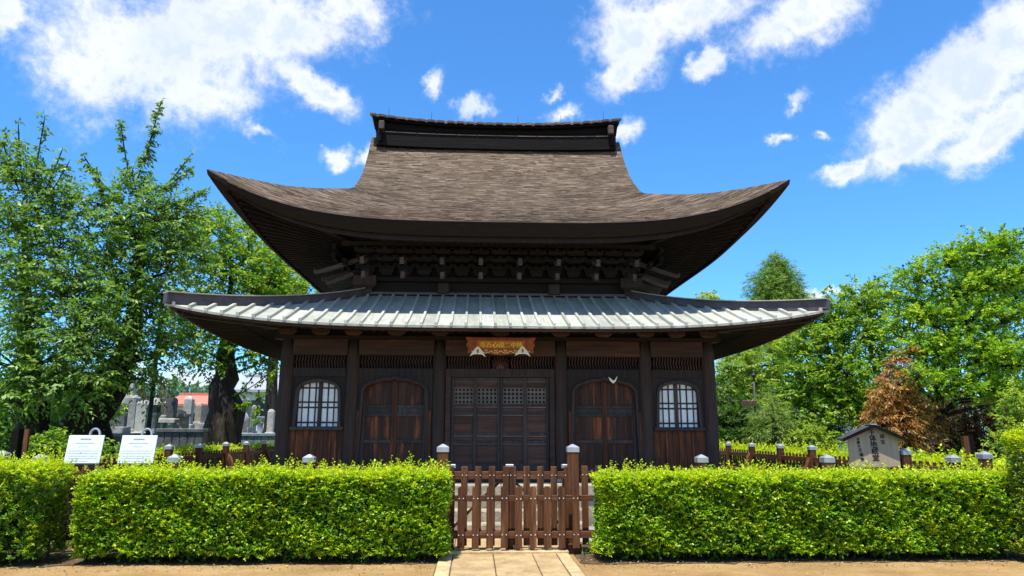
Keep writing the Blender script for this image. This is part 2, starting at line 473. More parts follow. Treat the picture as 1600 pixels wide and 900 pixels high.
# ------------------------------------------------------------------ builders
ORG = {}


def new_obj(name, data, parent=None, loc=(0, 0, 0), rotz=0.0):
    o = bpy.data.objects.new(name, data)
    COL.objects.link(o)
    o.location = loc
    o.rotation_euler = (0, 0, rotz)
    if parent is not None:
        o.parent = parent
    return o


def tag(o, label=None, cat=None, group=None, kind=None):
    for k, v in (('label', label), ('category', cat), ('group', group), ('kind', kind)):
        if v:
            o[k] = v
    return o


def thing(name, loc, label, cat, group=None, rotz=0.0):
    o = new_obj(name, None, None, loc, rotz)
    o.empty_display_size = 0.2
    ORG[o.name] = Vector(loc)
    return tag(o, label, cat, group)


class MB:
    def __init__(s):
        s.v, s.f, s.mi = [], [], []

    def face(s, idx, mi=0):
        s.f.append(idx)
        s.mi.append(mi)

    def quad(s, a, b, c, d, mi=0):
        n = len(s.v)
        s.v += [tuple(a), tuple(b), tuple(c), tuple(d)]
        s.face((n, n + 1, n + 2, n + 3), mi)

    def box(s, x0, x1, y0, y1, z0, z1, mi=0):
        s.hexa([(x0, y0, z0), (x1, y0, z0), (x1, y1, z0), (x0, y1, z0), (x0, y0, z1), (x1, y0, z1), (x1, y1, z1), (x0, y1, z1)], mi)
        return s

    def cham(s, x0, x1, y0, y1, z0, z1, c=0.01, mi=0):
        """box with chamfered vertical and top edges"""
        prof = [(x0 + c, y0), (x1 - c, y0), (x1, y0 + c), (x1, y1 - c), (x1 - c, y1), (x0 + c, y1), (x0, y1 - c), (x0, y0 + c)]
        mx, my = (x0 + x1) / 2, (y0 + y1) / 2
        s.loft([[(x, y, z0) for x, y in prof], [(x, y, z1 - c) for x, y in prof],
                [(mx + (x - mx) * (1 - 2 * c / (x1 - x0)), my + (y - my) * (1 - 2 * c / max(1e-3, y1 - y0)), z1) for x, y in prof]], True, mi)
        return s

    def hexa(s, p, mi=0):
        n = len(s.v)
        s.v += [tuple(q) for q in p]
        for f in ((0, 3, 2, 1), (4, 5, 6, 7), (0, 1, 5, 4), (1, 2, 6, 5), (2, 3, 7, 6), (3, 0, 4, 7)):
            s.face(tuple(n + i for i in f), mi)

    def beam(s, a, b, w, h, mi=0, up=(0, 0, 1)):
        """square bar from a to b"""
        a, b = Vector(a), Vector(b)
        d = (b - a).normalized()
        u = Vector(up)
        sd = d.cross(u)
        if sd.length < 1e-4:
            sd = Vector((1, 0, 0))
        sd.normalize()
        uu = sd.cross(d).normalized()
        sd *= w / 2
        uu *= h / 2
        s.hexa([a - sd - uu, a + sd - uu, b + sd - uu, b - sd - uu, a - sd + uu, a + sd + uu, b + sd + uu, b - sd + uu], mi)
        return s

    def loft(s, rings, caps=True, mi=0, closed=True):
        n = len(s.v)
        k = len(rings[0])
        for r in rings:
            s.v += [tuple(q) for q in r]
        for i in range(len(rings) - 1):
            for j in range(k if closed else k - 1):
                a, b = n + i * k + j, n + i * k + (j + 1) % k
                s.face((a, b, b + k, a + k), mi)
        if caps:
            s.face(tuple(n + j for j in reversed(range(k))), mi)
            s.face(tuple(n + (len(rings) - 1) * k + j for j in range(k)), mi)
        return s

    def tube(s, pts, rad, k=8, mi=0, caps=True):
        pts = [Vector(p) for p in pts]
        if not hasattr(rad, '__len__'):
            rad = [rad] * len(pts)
        rings = []
        ref = None
        for i, p in enumerate(pts):
            d = (pts[min(i + 1, len(pts) - 1)] - pts[max(i - 1, 0)])
            d = d.normalized() if d.length > 1e-6 else Vector((0, 0, 1))
            if ref is None:
                ref = Vector((1, 0, 0)) if abs(d.x) < 0.8 else Vector((0, 1, 0))
            a = (ref - d * ref.dot(d))
            a = a.normalized() if a.length > 1e-4 else d.orthogonal().normalized()
            ref = a
            b = d.cross(a)
            rings.append([p + (a * math.cos(2 * math.pi * j / k) + b * math.sin(2 * math.pi * j / k)) * rad[i] for j in range(k)])
        return s.loft(rings, caps, mi)

    def lathe(s, prof, c=(0, 0, 0), k=12, mi=0):
        s.loft([[(c[0] + r * math.cos(2 * math.pi * j / k), c[1] + r * math.sin(2 * math.pi * j / k), c[2] + z) for j in range(k)] for r, z in prof], True, mi)
        return s

    def prism(s, poly, y0, y1, mi=0):
        """polygon in x,z pushed from y0 to y1"""
        n = len(s.v)
        k = len(poly)
        s.v += [(x, y0, z) for x, z in poly] + [(x, y1, z) for x, z in poly]
        s.face(tuple(n + i for i in range(k)), mi)
        s.face(tuple(n + k + i for i in reversed(range(k))), mi)
        for i in range(k):
            j = (i + 1) % k
            s.face((n + j, n + i, n + k + i, n + k + j), mi)
        return s

    def mesh(s, name, org=(0, 0, 0), mats=(), smooth=False):
        me = bpy.data.meshes.new(name)
        v = np.array(s.v, dtype=np.float64) - np.array(org)
        me.from_pydata(v.tolist(), [], s.f)
        for m in mats:
            me.materials.append(m)
        if len(mats) > 1:
            me.polygons.foreach_set('material_index', s.mi)
        if smooth:
            me.polygons.foreach_set('use_smooth', [True] * len(me.polygons))
        me.update()
        return me

    def build(s, name, mats, parent=None, smooth=False, bevel=0.0):
        """link what was collected (world coordinates) as one object"""
        if not isinstance(mats, (list, tuple)):
            mats = [mats]
        org = ORG[parent.name] if parent is not None else Vector((0, 0, 0))
        o = new_obj(name, s.mesh(name, org, mats, smooth), parent)
        ORG[o.name] = org
        if bevel:
            b = o.modifiers.new('bevel', 'BEVEL')
            b.width = bevel
            b.segments = 2
            b.limit_method = 'ANGLE'
        return o


def inst(name, me, parent, pos, rotz=0.0):
    """one more piece that shares its mesh; pos in world coordinates, parent not rotated"""
    o = new_obj(name, me, parent, Vector(pos) - ORG[parent.name], rotz)
    return o


def fast_mesh(name, V, Fq, mi, mats, smooth=False):
    """V (n,3), Fq (m,k) index array"""
    me = bpy.data.meshes.new(name)
    n, (m, k) = len(V), Fq.shape
    me.vertices.add(n)
    me.vertices.foreach_set('co', np.ascontiguousarray(V, dtype=np.float32).ravel())
    me.loops.add(m * k)
    me.loops.foreach_set('vertex_index', np.ascontiguousarray(Fq, dtype=np.int32).ravel())
    me.polygons.add(m)
    me.polygons.foreach_set('loop_start', np.arange(0, m * k, k, dtype=np.int32))
    me.polygons.foreach_set('loop_total', np.full(m, k, dtype=np.int32))
    for mt in mats:
        me.materials.append(mt)
    me.polygons.foreach_set('material_index', np.asarray(mi, dtype=np.int32))
    if smooth:
        me.polygons.foreach_set('use_smooth', np.ones(m, dtype=bool))
    me.update(calc_edges=True)
    me.validate()
    return me


def unit(a):
    return a / np.maximum(np.linalg.norm(a, axis=1, keepdims=True), 1e-6)


def leaves_arrays(P, D, N, L, W):
    """folded diamond leaves: base P, axis D, face normal N, length L, width W (arrays)"""
    D = unit(D)
    S = unit(np.cross(D, N))
    Nn = np.cross(S, D)
    L, W = L[:, None], W[:, None]
    mid = P + D * L * 0.42
    V = np.stack([P, mid - S * W * 0.5 + Nn * W * 0.18, P + D * L - Nn * L * 0.12, mid + S * W * 0.5 + Nn * W * 0.18], 1).reshape(-1, 3)
    Fq = np.arange(len(P) * 4).reshape(-1, 4)
    return V, Fq


def rand_unit(n):
    return unit(rng.normal(size=(n, 3)))

# ------------------------------------------------------------------ ground
def flat(name, mat, poly, z, kind='structure', div=0):
    mb = MB()
    n = len(mb.v)
    mb.v += [(x, y, z) for x, y in poly]
    mb.face(tuple(range(len(poly))))
    o = mb.build(name, mat)
    return tag(o, kind=kind)


flat('ground', DIRT, [(-600, -60), (600, -60), (600, 1200), (-600, 1200)], 0.0)
flat('gravel_yard', GRAVEL, [(-7.3, -3.7), (7.4, -3.7), (7.4, 14), (-7.3, 14)], 0.0025)
flat('mossy_ground_right', LAWN, [(7.45, -3.4), (260, -3.4), (260, 400), (7.45, 400)], 0.0025)
flat('mossy_ground_left', LAWN, [(-260, -3.4), (-7.4, -3.4), (-7.4, 400), (-260, 400)], 0.0025)


def soil_strip(name, x0, x1, y0, y1):
    """litter under the hedges with a ragged edge"""
    mb = MB()
    n = 60
    V = []
    for i in range(n + 1):
        x = x0 + (x1 - x0) * i / n
        V.append((x, y0 + 0.10 * math.sin(i * 1.7) * random.random() + random.uniform(-0.05, 0.05)))
    poly = V + [(x1, y1), (x0, y1)]
    mb.v += [(x, y, 0.0065) for x, y in poly]
    mb.face(tuple(range(len(poly))))
    tag(mb.build(name, SOIL), kind='structure')


soil_strip('soil_under_left_hedge', -9.0, -0.98, -4.72, -2.9)
soil_strip('soil_under_right_hedge', 0.86, 9.0, -4.80, -2.9)

# paved path: slabs with recessed joints between two edging rows
path = flat('path', SOIL, [(-0.94, -9.5), (0.80, -9.5), (0.80, -2.12), (-0.94, -2.12)], 0.010)
ORG[path.name] = Vector((0, 0, 0))


def slab(x0, x1, y0, y1, mat, name='paving_slab'):
    m = MB()
    m.cham(x0 + 0.006, x1 - 0.006, y0 + 0.005, y1 - 0.005, -0.05, 0.03 + random.uniform(-0.003, 0.003), 0.008)
    return m.build(name, mat, path)


for y0 in np.arange(-8.8, -2.2, 0.92):
    for x0, x1 in ((-0.75, -0.22), (-0.22, 0.30), (0.30, 0.62)):
        if -4.3 < y0 < -3.95:
            pass
        slab(x0, x1, y0, y0 + 0.92, CONC)
for y0 in np.arange(-8.8, -2.2, 0.61):
    slab(-0.93, -0.75, y0, y0 + 0.61, KERB, 'edging_stone')
    slab(0.62, 0.79, y0, y0 + 0.61, KERB, 'edging_stone')

# ------------------------------------------------------------------ stone platform and steps
plat = thing('stone_platform', (0, 4.2, 0), 'low stone platform with edge stones carrying the dark wooden hall', 'platform')
MB().box(-5.15, 5.15, -0.88, 9.28, 0, 0.62).build('core', STONE, plat)
xs = np.linspace(-5.3, 5.3, 13)
for k in range(12):
    MB().cham(xs[k] + 0.004, xs[k + 1] - 0.004, -1.0, -0.45, 0.52, 0.70 + random.uniform(-0.004, 0.004), 0.015).build('edge_stone', STONE_T, plat)
    MB().cham(xs[k] + 0.006, xs[k + 1] - 0.006, -0.95, -0.87, 0.0, 0.515, 0.012).build('facing_stone', STONE_T, plat)
for sx in (-1, 1):
    ys = np.linspace(-0.44, 9.3, 12)
    for k in range(11):
        MB().cham(min(sx * 4.8, sx * 5.3), max(sx * 4.8, sx * 5.3), ys[k] + 0.004, ys[k + 1] - 0.004, 0.52, 0.70, 0.015).build('edge_stone', STONE_L, plat)
MB().box(-4.79, 4.79, -0.44, 9.28, 0.55, 0.685).build('floor_bed', STONE_T, plat)
steps = thing('stone_steps', (0, -1.5, 0), 'worn pale stone steps leading up to the hall door', 'steps')
for k, (y0, z1) in enumerate(((-2.10, 0.175), (-1.75, 0.35), (-1.40, 0.525))):
    for x0, x1 in ((-1.35, -0.42), (-0.42, 0.5), (0.5, 1.35)):
        MB().cham(x0 + 0.004, x1 - 0.004, y0, -1.005, z1 - 0.17, z1 + random.uniform(-0.004, 0.004), 0.02).build('step_stone', STONE_L if k == 9 else STONE_T, steps)

# ------------------------------------------------------------------ the hall
hall = thing('temple_hall', (0, 4.2, 0.7), 'old dark wooden temple hall with a sweeping two-tier roof on a stone platform', 'temple')
HC = 4.2


def rot4(p, k):
    """turn a point given relative to the hall centre (front is -y) to side k"""
    x, y, z = p
    for _ in range(k):
        x, y = -y, x
    return (x, y + HC, z)


TG = 0.362
TA = [0, .11, .185, .275, .36, .5, .74, 1.0]
AA = [.76, .55, .43, .345, .29, .15, .03, .0]


def up_half(q, t):
    return (4.92 + 0.56 * abs(q) ** 3 * (1 - t) ** 2) * (1 - t)


def up_pt(q, t):
    xl = up_half(1, t) if t <= TG else up_half(1, TG) + 0.03 * (t - TG)
    s = 4.92 * t
    z = 5.57 + 0.448 * s + 0.0118 * s ** 3 + float(np.interp(t, TA, AA)) * abs(q) ** 4.2
    if t > 0.9:
        z += 0.06 * abs(q) ** 6 * (t - 0.9) / 0.1
    return (q * xl, -up_half(q, t), z)


def grid(mb, fn, us, ts, k=0, mi=0):
    n = len(mb.v)
    for t in ts:
        for u in us:
            mb.v.append(rot4(fn(u, t), k))
    w = len(us)
    for i in range(len(ts) - 1):
        for j in range(w - 1):
            a = n + i * w + j
            mb.face((a, a + 1, a + w + 1, a + w), mi)


QS = [math.copysign(abs(a) ** 0.8, a) for a in np.linspace(-1, 1, 49)]
top_ts = sorted(set(list(np.linspace(0, 1, 33)) + [TG]))
hip_ts = [t for t in top_ts if t <= TG]
roof = MB()
for k in (0, 2):
    grid(roof, up_pt, QS, top_ts, k)
for k in (1, 3):
    grid(roof, up_pt, QS, hip_ts, k)
roof = roof.build('upper_roof', TH, hall, smooth=True)


def shingle_field(k, t1, seed):
    """thin overlapping shingle strips lying on the roof surface"""
    r = np.random.default_rng(seed)
    P = []
    rows = int(235 * t1) + 1
    for i in range(rows):
        t = t1 * (i + 0.15) / rows
        w = 2 * up_pt(1, t)[0]
        x = -0.5 + r.uniform(-0.02, 0)
        while x < 0.5:
            ln = r.uniform(0.08, 0.38) / w
            if r.random() < 0.85:
                tt = t + r.uniform(-0.003, 0.003)
                q0, q1 = max(-1, 2 * x), min(1, 2 * (x + ln))
                if q1 > q0:
                    P.append((q0, q1, max(0.0, tt), min(t1, tt + r.uniform(0.0065, 0.011)), r.uniform(0.002, 0.008)))
            x += ln
    V = []
    for q0, q1, t0, tb, lift in P:
        a, b, c, d = up_pt(q0, t0), up_pt(q1, t0), up_pt(q1, tb), up_pt(q0, tb)
        l2 = lift * r.uniform(0.7, 1.2)
        V += [rot4((a[0], a[1] - lift * 0.5, a[2] + lift), k), rot4((b[0], b[1] - l2 * 0.5, b[2] + l2), k),
              rot4((c[0], c[1], c[2] + 0.003), k), rot4((d[0], d[1], d[2] + 0.003), k)]
    return np.array(V)


SV = np.concatenate([shingle_field(0, 0.985, 1), shingle_field(1, TG, 2), shingle_field(3, TG, 3), shingle_field(2, 0.98, 4)])
me = fast_mesh('shingles', SV - np.array(ORG[hall.name]), np.arange(len(SV)).reshape(-1, 4), np.zeros(len(SV) // 4), [TH])
sh = new_obj('shingles', me, roof)
sh['kind'] = 'stuff'


def eave_low(q):
    """lower corner of the thick cut edge of the upper roof"""
    x, y, z = up_pt(q, 0)
    th = 0.25 * (1 - 0.55 * abs(q) ** 8)
    f = 1 - 0.034 * (1 - 0.6 * abs(q) ** 8)
    return (x * f, y * f, z - th)


def soff(q, r):
    """underside of the upper eaves, r = 0 at the edge, 1 at the wall"""
    a = eave_low(q)
    b = (q * 2.95, -2.95, 5.66)
    return tuple(a[i] + (b[i] - a[i]) * r for i in range(3))[:2] + (a[2] + (b[2] - a[2]) * (r ** 1.25),)


ed = MB()
for k in range(4):
    n = len(ed.v)
    for q in QS:
        x, y, z = up_pt(q, 0)
        ed.v.append(rot4((x, y, z + 0.004), k))
        ed.v.append(rot4((x * 0.997, y * 0.997, z - 0.09), k))
        ed.v.append(rot4(eave_low(q), k))
    for j in range(len(QS) - 1):
        a = n + j * 3
        ed.face((a, a + 3, a + 4, a + 1))
        ed.face((a + 1, a + 4, a + 5, a + 2))
ed.build('eave_edge', TH_EDGE, hall)
for k in range(4):
    m = MB()
    m.loft([[rot4((x, y - .008 + dy, z - .004 + dz), k) for dy, dz in ((-.006, -.010), (.008, -.010), (.008, .008), (-.006, .008))] for x, y, z in [up_pt(q, 0) for q in QS[2:-2]]])
    m.build('eave_trim', W_GREY, hall)
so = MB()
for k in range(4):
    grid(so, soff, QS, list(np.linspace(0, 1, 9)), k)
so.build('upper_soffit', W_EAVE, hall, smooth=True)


def swept(name, fn, r, w, h, drop, mat, parent=hall, qs=QS[1:-1], sides=range(4)):
    m = MB()
    for k in sides:
        rings = []
        for q in qs:
            x, y, z = fn(q, r)
            z -= drop
            rings.append([rot4((x, y, z), k), rot4((x * (1 - w / 5), y + w, z), k), rot4((x * (1 - w / 5), y + w, z - h), k), rot4((x, y, z - h), k)])
        m.loft(rings)
    return m.build(name, mat, parent)


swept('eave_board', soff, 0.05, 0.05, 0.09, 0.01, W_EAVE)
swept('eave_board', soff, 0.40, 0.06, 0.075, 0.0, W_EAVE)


def rafters(name, fn, n, r0, r1, w, h, drop, mat, sides=(0, 1, 2, 3)):
    m = MB()
    for k in sides:
        for i in range(n):
            q = -0.97 + 1.94 * i / (n - 1)
            a, b = Vector(fn(q, r0)), Vector(fn(q, r1))
            a.z -= drop
            b.z -= drop
            m.beam(rot4(a, k), rot4(b, k), w, h)
    o = m.build(name, mat, hall)
    o['kind'] = 'stuff'
    return o


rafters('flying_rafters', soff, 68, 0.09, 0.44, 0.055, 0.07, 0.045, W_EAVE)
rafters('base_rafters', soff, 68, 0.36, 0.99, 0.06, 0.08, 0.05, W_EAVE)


def corner_beam(fn, r0, r1, w, h, drop, name='hip_rafter'):
    for k in range(4):
        for sx in (1,):
            a, b = Vector(fn(sx, r0)), Vector(fn(sx, r1))
            a.z -= drop
            b.z -= drop
            mid = Vector(fn(sx, (r0 + r1) / 2))
            mid.z -= drop
            m = MB()
            m.beam(rot4(a, k), rot4(mid, k), w, h)
            m.beam(rot4(mid, k), rot4(b, k), w * 0.98, h * 0.98)
            m.build(name, W_EAVE, hall)


corner_beam(soff, 0.16, 1.0, 0.15, 0.17, 0.09)

# verges and gable walls under the ridge
for sx in (-1, 1):
    m = MB()
    ts = [t for t in top_ts if t >= TG]
    for sy in (1, -1):
        rings = []
        for t in ts:
            x, y, z = up_pt(sx, t)
            y *= sy
            vt = 0.03 + 0.17 * min(1.0, (t - TG) / 0.25)
            xi = x - sx * 0.22
            zi = up_pt(xi / abs(x), t)[2] - 0.03
            rings.append([(x, y + HC, z - 0.01), (x, y + HC, z - vt - .01), (xi, y + HC, zi - vt), (xi, y + HC, zi)])
        m.loft(rings)
    m.build('verge', TH_EDGE, hall)
    g = MB()
    prof = [(up_pt(sx, t)[1] + HC, up_pt(sx, t)[2] - 0.1) for t in ts]
    poly = prof + [(2 * HC - y, z) for y, z in reversed(prof)]
    n = len(g.v)
    g.v += [(sx * 2.98, y, z) for y, z in poly]
    g.face(tuple(range(len(poly))))
    g.build('gable_wall', W_WALL, hall)

# ridge
def ridge_z(x):
    return 0.21 * (abs(x) / 3.3) ** 2.4


def ridge_bar(x0, x1, y0, y1, z0, z1, curve=1.0, n=24):
    m = MB()
    rings = [[(x, y0, z0 + curve * ridge_z(x)), (x, y1, z0 + curve * ridge_z(x)), (x, y1, z1 + curve * ridge_z(x)), (x, y0, z1 + curve * ridge_z(x))] for x in np.linspace(x0, x1, n)]
    m.loft(rings)
    return m


ridge_bar(-3.13, 3.13, HC - 0.44, HC + 0.44, 8.80, 9.15, 0.35).build('ridge_base', W_BLACK, hall)
for x0, x1 in zip(np.linspace(-3.1, 3.1, 13)[:-1], np.linspace(-3.1, 3.1, 13)[1:]):
    ridge_bar(x0 + .01, x1 - .01, HC - 0.46, HC + 0.46, 9.152, 9.170, 0.35, 3).build('ridge_strip', W_GREY, hall)
ridge_bar(-3.04, 3.04, HC - 0.26, HC + 0.26, 9.172, 9.44, 0.6).build('ridge_box', W_BLACK, hall)
ridge_bar(-3.05, 3.05, HC - 0.275, HC + 0.275, 9.29, 9.315, 0.5).build('ridge_moulding', W_BLACK, hall)
ridge_bar(-3.24, 3.24, HC - 0.40, HC + 0.40, 9.405, 9.45, 0.95).build('ridge_plate', W_BLACK, hall)
ridge_bar(-3.31, 3.31, HC - 0.24, HC + 0.24, 9.56, 9.60, 1.0).build('ridge_top', W_BLACK, hall)
xe = np.linspace(-3.31, 3.31, 53)
for i in range(52):
    bat = i % 2
    x0, x1 = xe[i] + (.024 if bat else -.018), xe[i + 1] - (.024 if bat else -.018)
    x0, x1 = max(-3.31, x0), min(3.31, x1)
    m = MB()
    za, zb = ridge_z(x0), ridge_z(x1)
    ov = random.uniform(-.012, .012)
    for sy in (-1, 1):
        dz = 0.0 if bat else 0.006
        yo = 0.47 + ov if bat else 0.50 + ov
        p = [(x0, HC + sy * yo, 9.452 + za + dz), (x1, HC + sy * yo, 9.452 + zb + dz), (x1, HC + sy * 0.02, 9.56 + zb + dz), (x0, HC + sy * 0.02, 9.56 + za + dz)]
        q = [(a, b, c + (0.062 if bat else 0.060)) for a, b, c in p]
        m.hexa(p + q)
    m.build('ridge_tile', W_GREY, hall)
for sx in (-1, 1):
    MB().cham(sx * 2.98 - 0.07, sx * 2.98 + 0.07, HC - 0.62, HC - 0.47, 9.24, 9.46, 0.015).build('ridge_end_block', W_TAIL, hall)
    MB().box(sx * 3.02 - 0.05, sx * 3.02 + 0.05, HC - 0.5, HC - 0.30, 8.95, 9.50).build('ridge_end_board', W_BLACK, hall)
    m = MB()
    m.prism([(sx * 3.05, 9.17), (sx * 3.16, 9.25), (sx * 3.22, 9.60), (sx * 3.05, 9.60)], HC - 0.3, HC + 0.3)
    m.build('ridge_end_board', W_BLACK, hall)
for x in (-2.854, -1.729, -0.583, 0.566, 1.712, 2.854):
    MB().tube([(x, HC - .2, 9.6 + ridge_z(x)), (x, HC - .2, 9.86 + ridge_z(x))], [0.007, 0.004], 5).build('lightning_spike', IRON, hall)

# core walls and brackets of the upper storey
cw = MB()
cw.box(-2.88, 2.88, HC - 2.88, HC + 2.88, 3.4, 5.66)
cw.build('core_wall', W_SHADE, hall)
for k in range(4):
    for (z0, z1, y, nm) in ((4.76, 4.86, -3.0, 'wall_plate'), (4.38, 4.52, -2.93, 'wall_rail'), (5.36, 5.50, -2.99, 'wall_purlin')):
        m = MB()
        pts = [rot4((-2.98, y, z0), k), rot4((2.98, y, z0), k)]
        m.beam(rot4((-2.94, y + 0.06, (z0 + z1) / 2), k), rot4((2.94, y + 0.06, (z0 + z1) / 2), k), 0.13, z1 - z0)
        m.build(nm, W_SHADE if nm == 'wall_purlin' else W_EAVE, hall)
    # far eave purlin carried by the brackets
    m = MB()
    m.beam(rot4((-3.3, -3.5, 5.45), k), rot4((3.3, -3.5, 5.45), k), 0.08, 0.09)
    m.build('eave_purlin', W_SHADE, hall)
    for x in (-1.19, 0.0, 1.19):
        if x == 0.0:
            continue
        m = MB()
        m.cham(x - 0.13, x + 0.13, 0, 0.12, 4.50, 4.74, 0.03)
        m.v = [rot4((a, b - 3.05, c), k) for a, b, c in m.v]
        m.build('strut_block', W_POST, hall)


def bracket_parts():
    """local pieces of one stepped bracket: outward is -y, wall at y = 0"""
    base = MB()
    base.loft([[(-.10, -.20, 4.87), (.10, -.20, 4.87), (.10, .0, 4.87), (-.10, .0, 4.87)], [(-.15, -.25, 4.95), (.15, -.25, 4.95), (.15, .0, 4.95), (-.15, .0, 4.95)],
               [(-.15, -.25, 5.0), (.15, -.25, 5.0), (.15, .0, 5.0), (-.15, .0, 5.0)]])
    arms = MB()
    for i, (y, z, hw) in enumerate(((-.14, 5.0, .19), (-.42, 5.12, .21), (-.66, 5.24, .22))):
        arms.loft([[(x, y - .045, z + zz), (x, y + .045, z + zz), (x, y + .045, z + .085), (x, y - .045, z + .085)] for x, zz in ((-hw, .045), (-hw * .6, .0), (0, 0), (hw * .6, .0), (hw, .045))])
        for x in (-hw * .86, 0, hw * .86):
            arms.box(x - .038, x + .038, y - .05, y + .05, z + .087, z + .13)
    tails = []
    for (y0, y1, z0, z1) in ((0.0, -0.78, 5.0, 4.66), (0.0, -1.05, 5.26, 4.90)):
        t = MB()
        rings = []
        for i in range(7):
            f = i / 6
            y = y0 + (y1 - y0) * f
            z = z0 + (z1 - z0) * f + 0.10 * max(0, f - 0.6) ** 1.5
            h = 0.11 * (1 - 0.25 * f)
            rings.append([(-.045, y, z), (.045, y, z), (.045, y, z + h), (-.045, y, z + h)])
        # blunt, upturned end
        rings.append([(-.04, y1 - .05, z1 + .06), (.04, y1 - .05, z1 + .06), (.04, y1 - .04, z1 + .16), (-.04, y1 - .04, z1 + .16)])
        t.loft(rings)
        tails.append(t)
    return base, arms, tails


bb, ba, bt = bracket_parts()
B_ME = [bb.mesh('bearing_block', (0, 0, 0), [W_SHADE]), ba.mesh('bracket_arm', (0, 0, 0), [W_SHADE])] + [t.mesh('tail_rafter', (0, 0, 0), [W_TAIL]) for t in bt]
for k in range(4):
    for x in (-2.0, -1.19, -0.4, 0.4, 1.19, 2.0, -2.8, 2.8):
        c = rot4((x, -2.9, 0), k)
        e = new_obj('bracket_set', None, hall, Vector(c) - ORG[hall.name], k * math.pi / 2)
        for nm, me in zip(('bearing_block', 'bracket_arm', 'tail_rafter', 'tail_rafter'), B_ME):
            new_obj(nm, me, e)
    for x in (-2.4, -1.6, -.8, 0.0, .8, 1.6, 2.4):
        c = rot4((x, -2.9, 0), k)
        e = new_obj('bracket_set', None, hall, Vector(c) - ORG[hall.name], k * math.pi / 2)
        for nm, me in zip(('bearing_block', 'bracket_arm'), B_ME):
            new_obj(nm, me, e)
    # corner capital
    c = rot4((2.86, -2.86, 0), k)
    m = MB()
    m.loft([[(c[0] - a, c[1] - a, z), (c[0] + a, c[1] - a, z), (c[0] + a, c[1] + a, z), (c[0] - a, c[1] + a, z)] for a, z in ((.13, 4.40), (.14, 4.58), (.24, 4.66), (.24, 4.86))])
    m.build('corner_capital', W_POST, hall)

# ------------------------------------------------------------------ lower roof
def lo_half(q, t):
    return (5.54 + 0.30 * abs(q) ** 3 * (1 - t) ** 2) * (1 - t) + 2.89 * t


def lo_pt(q, t, lift=0.0):
    z = 3.46 + 0.84 * t + 0.17 * t * t + 0.31 * (1 - t) ** 1.5 * abs(q) ** 4.0
    return (q * lo_half(1, t), -lo_half(q, t), z + lift)


def lo_tmax(x):
    x = abs(x)
    if x <= 2.89:
        return 1.0
    lo, hi = 0.0, 1.0
    for _ in range(40):
        m = (lo + hi) / 2
        if lo_half(1, m) > x:
            lo = m
        else:
            hi = m
    return lo


def lo_at(x, t, lift=0.0):
    return lo_pt(max(-1, min(1, x / lo_half(1, t))), t, lift)


BX = [0.13 + 0.265 * i for i in range(-22, 22)]
BX = [b for b in BX if abs(b) < 5.80]
for k in range(4):
    edges = [-5.835] + BX + [5.835]
    joined = MB()
    for x0, x1 in zip(edges[:-1], edges[1:]):
        m = MB() if k == 0 else joined
        n = len(m.v)
        NT_ = 9
        for i in range(NT_ + 1):
            for x in (x0, x1):
                t = lo_tmax(x) * i / NT_
                m.v.append(rot4(lo_at(x, t), k))
        for i in range(NT_):
            a = n + i * 2
            m.face((a, a + 1, a + 3, a + 2))
        if k == 0:
            m.build('roof_panel', METAL, hall)
    if k:
        joined.build('roof_panel', METAL, hall)
    jb = MB()
    for x in BX:
        m = MB() if k == 0 else jb
        rings = []
        for i in range(9):
            t = lo_tmax(x) * i / 8
            a, b = lo_at(x - 0.027, t), lo_at(x + 0.027, t)
            h = 0.055
            rings.append([rot4((a[0], a[1] - (0.012 if i == 0 else 0), a[2] - 0.012), k), rot4((b[0], b[1] - (0.012 if i == 0 else 0), b[2] - 0.012), k), rot4((b[0] - .005, b[1] - (0.012 if i == 0 else 0), b[2] + h), k), rot4((a[0] + .005, a[1] - (0.012 if i == 0 else 0), a[2] + h), k)])
        m.loft(rings)
        if k == 0:
            m.build('roof_batten', METAL, hall)
    if k:
        jb.build('roof_batten', METAL, hall)


def lsoff(q, r):
    a = lo_pt(q, 0)
    a = (a[0] * 0.99, a[1] * 0.99, a[2] - 0.035)
    b = (q * 4.18, -4.18, 3.70)
    return (a[0] + (b[0] - a[0]) * r, a[1] + (b[1] - a[1]) * r, a[2] + (b[2] - a[2]) * r)


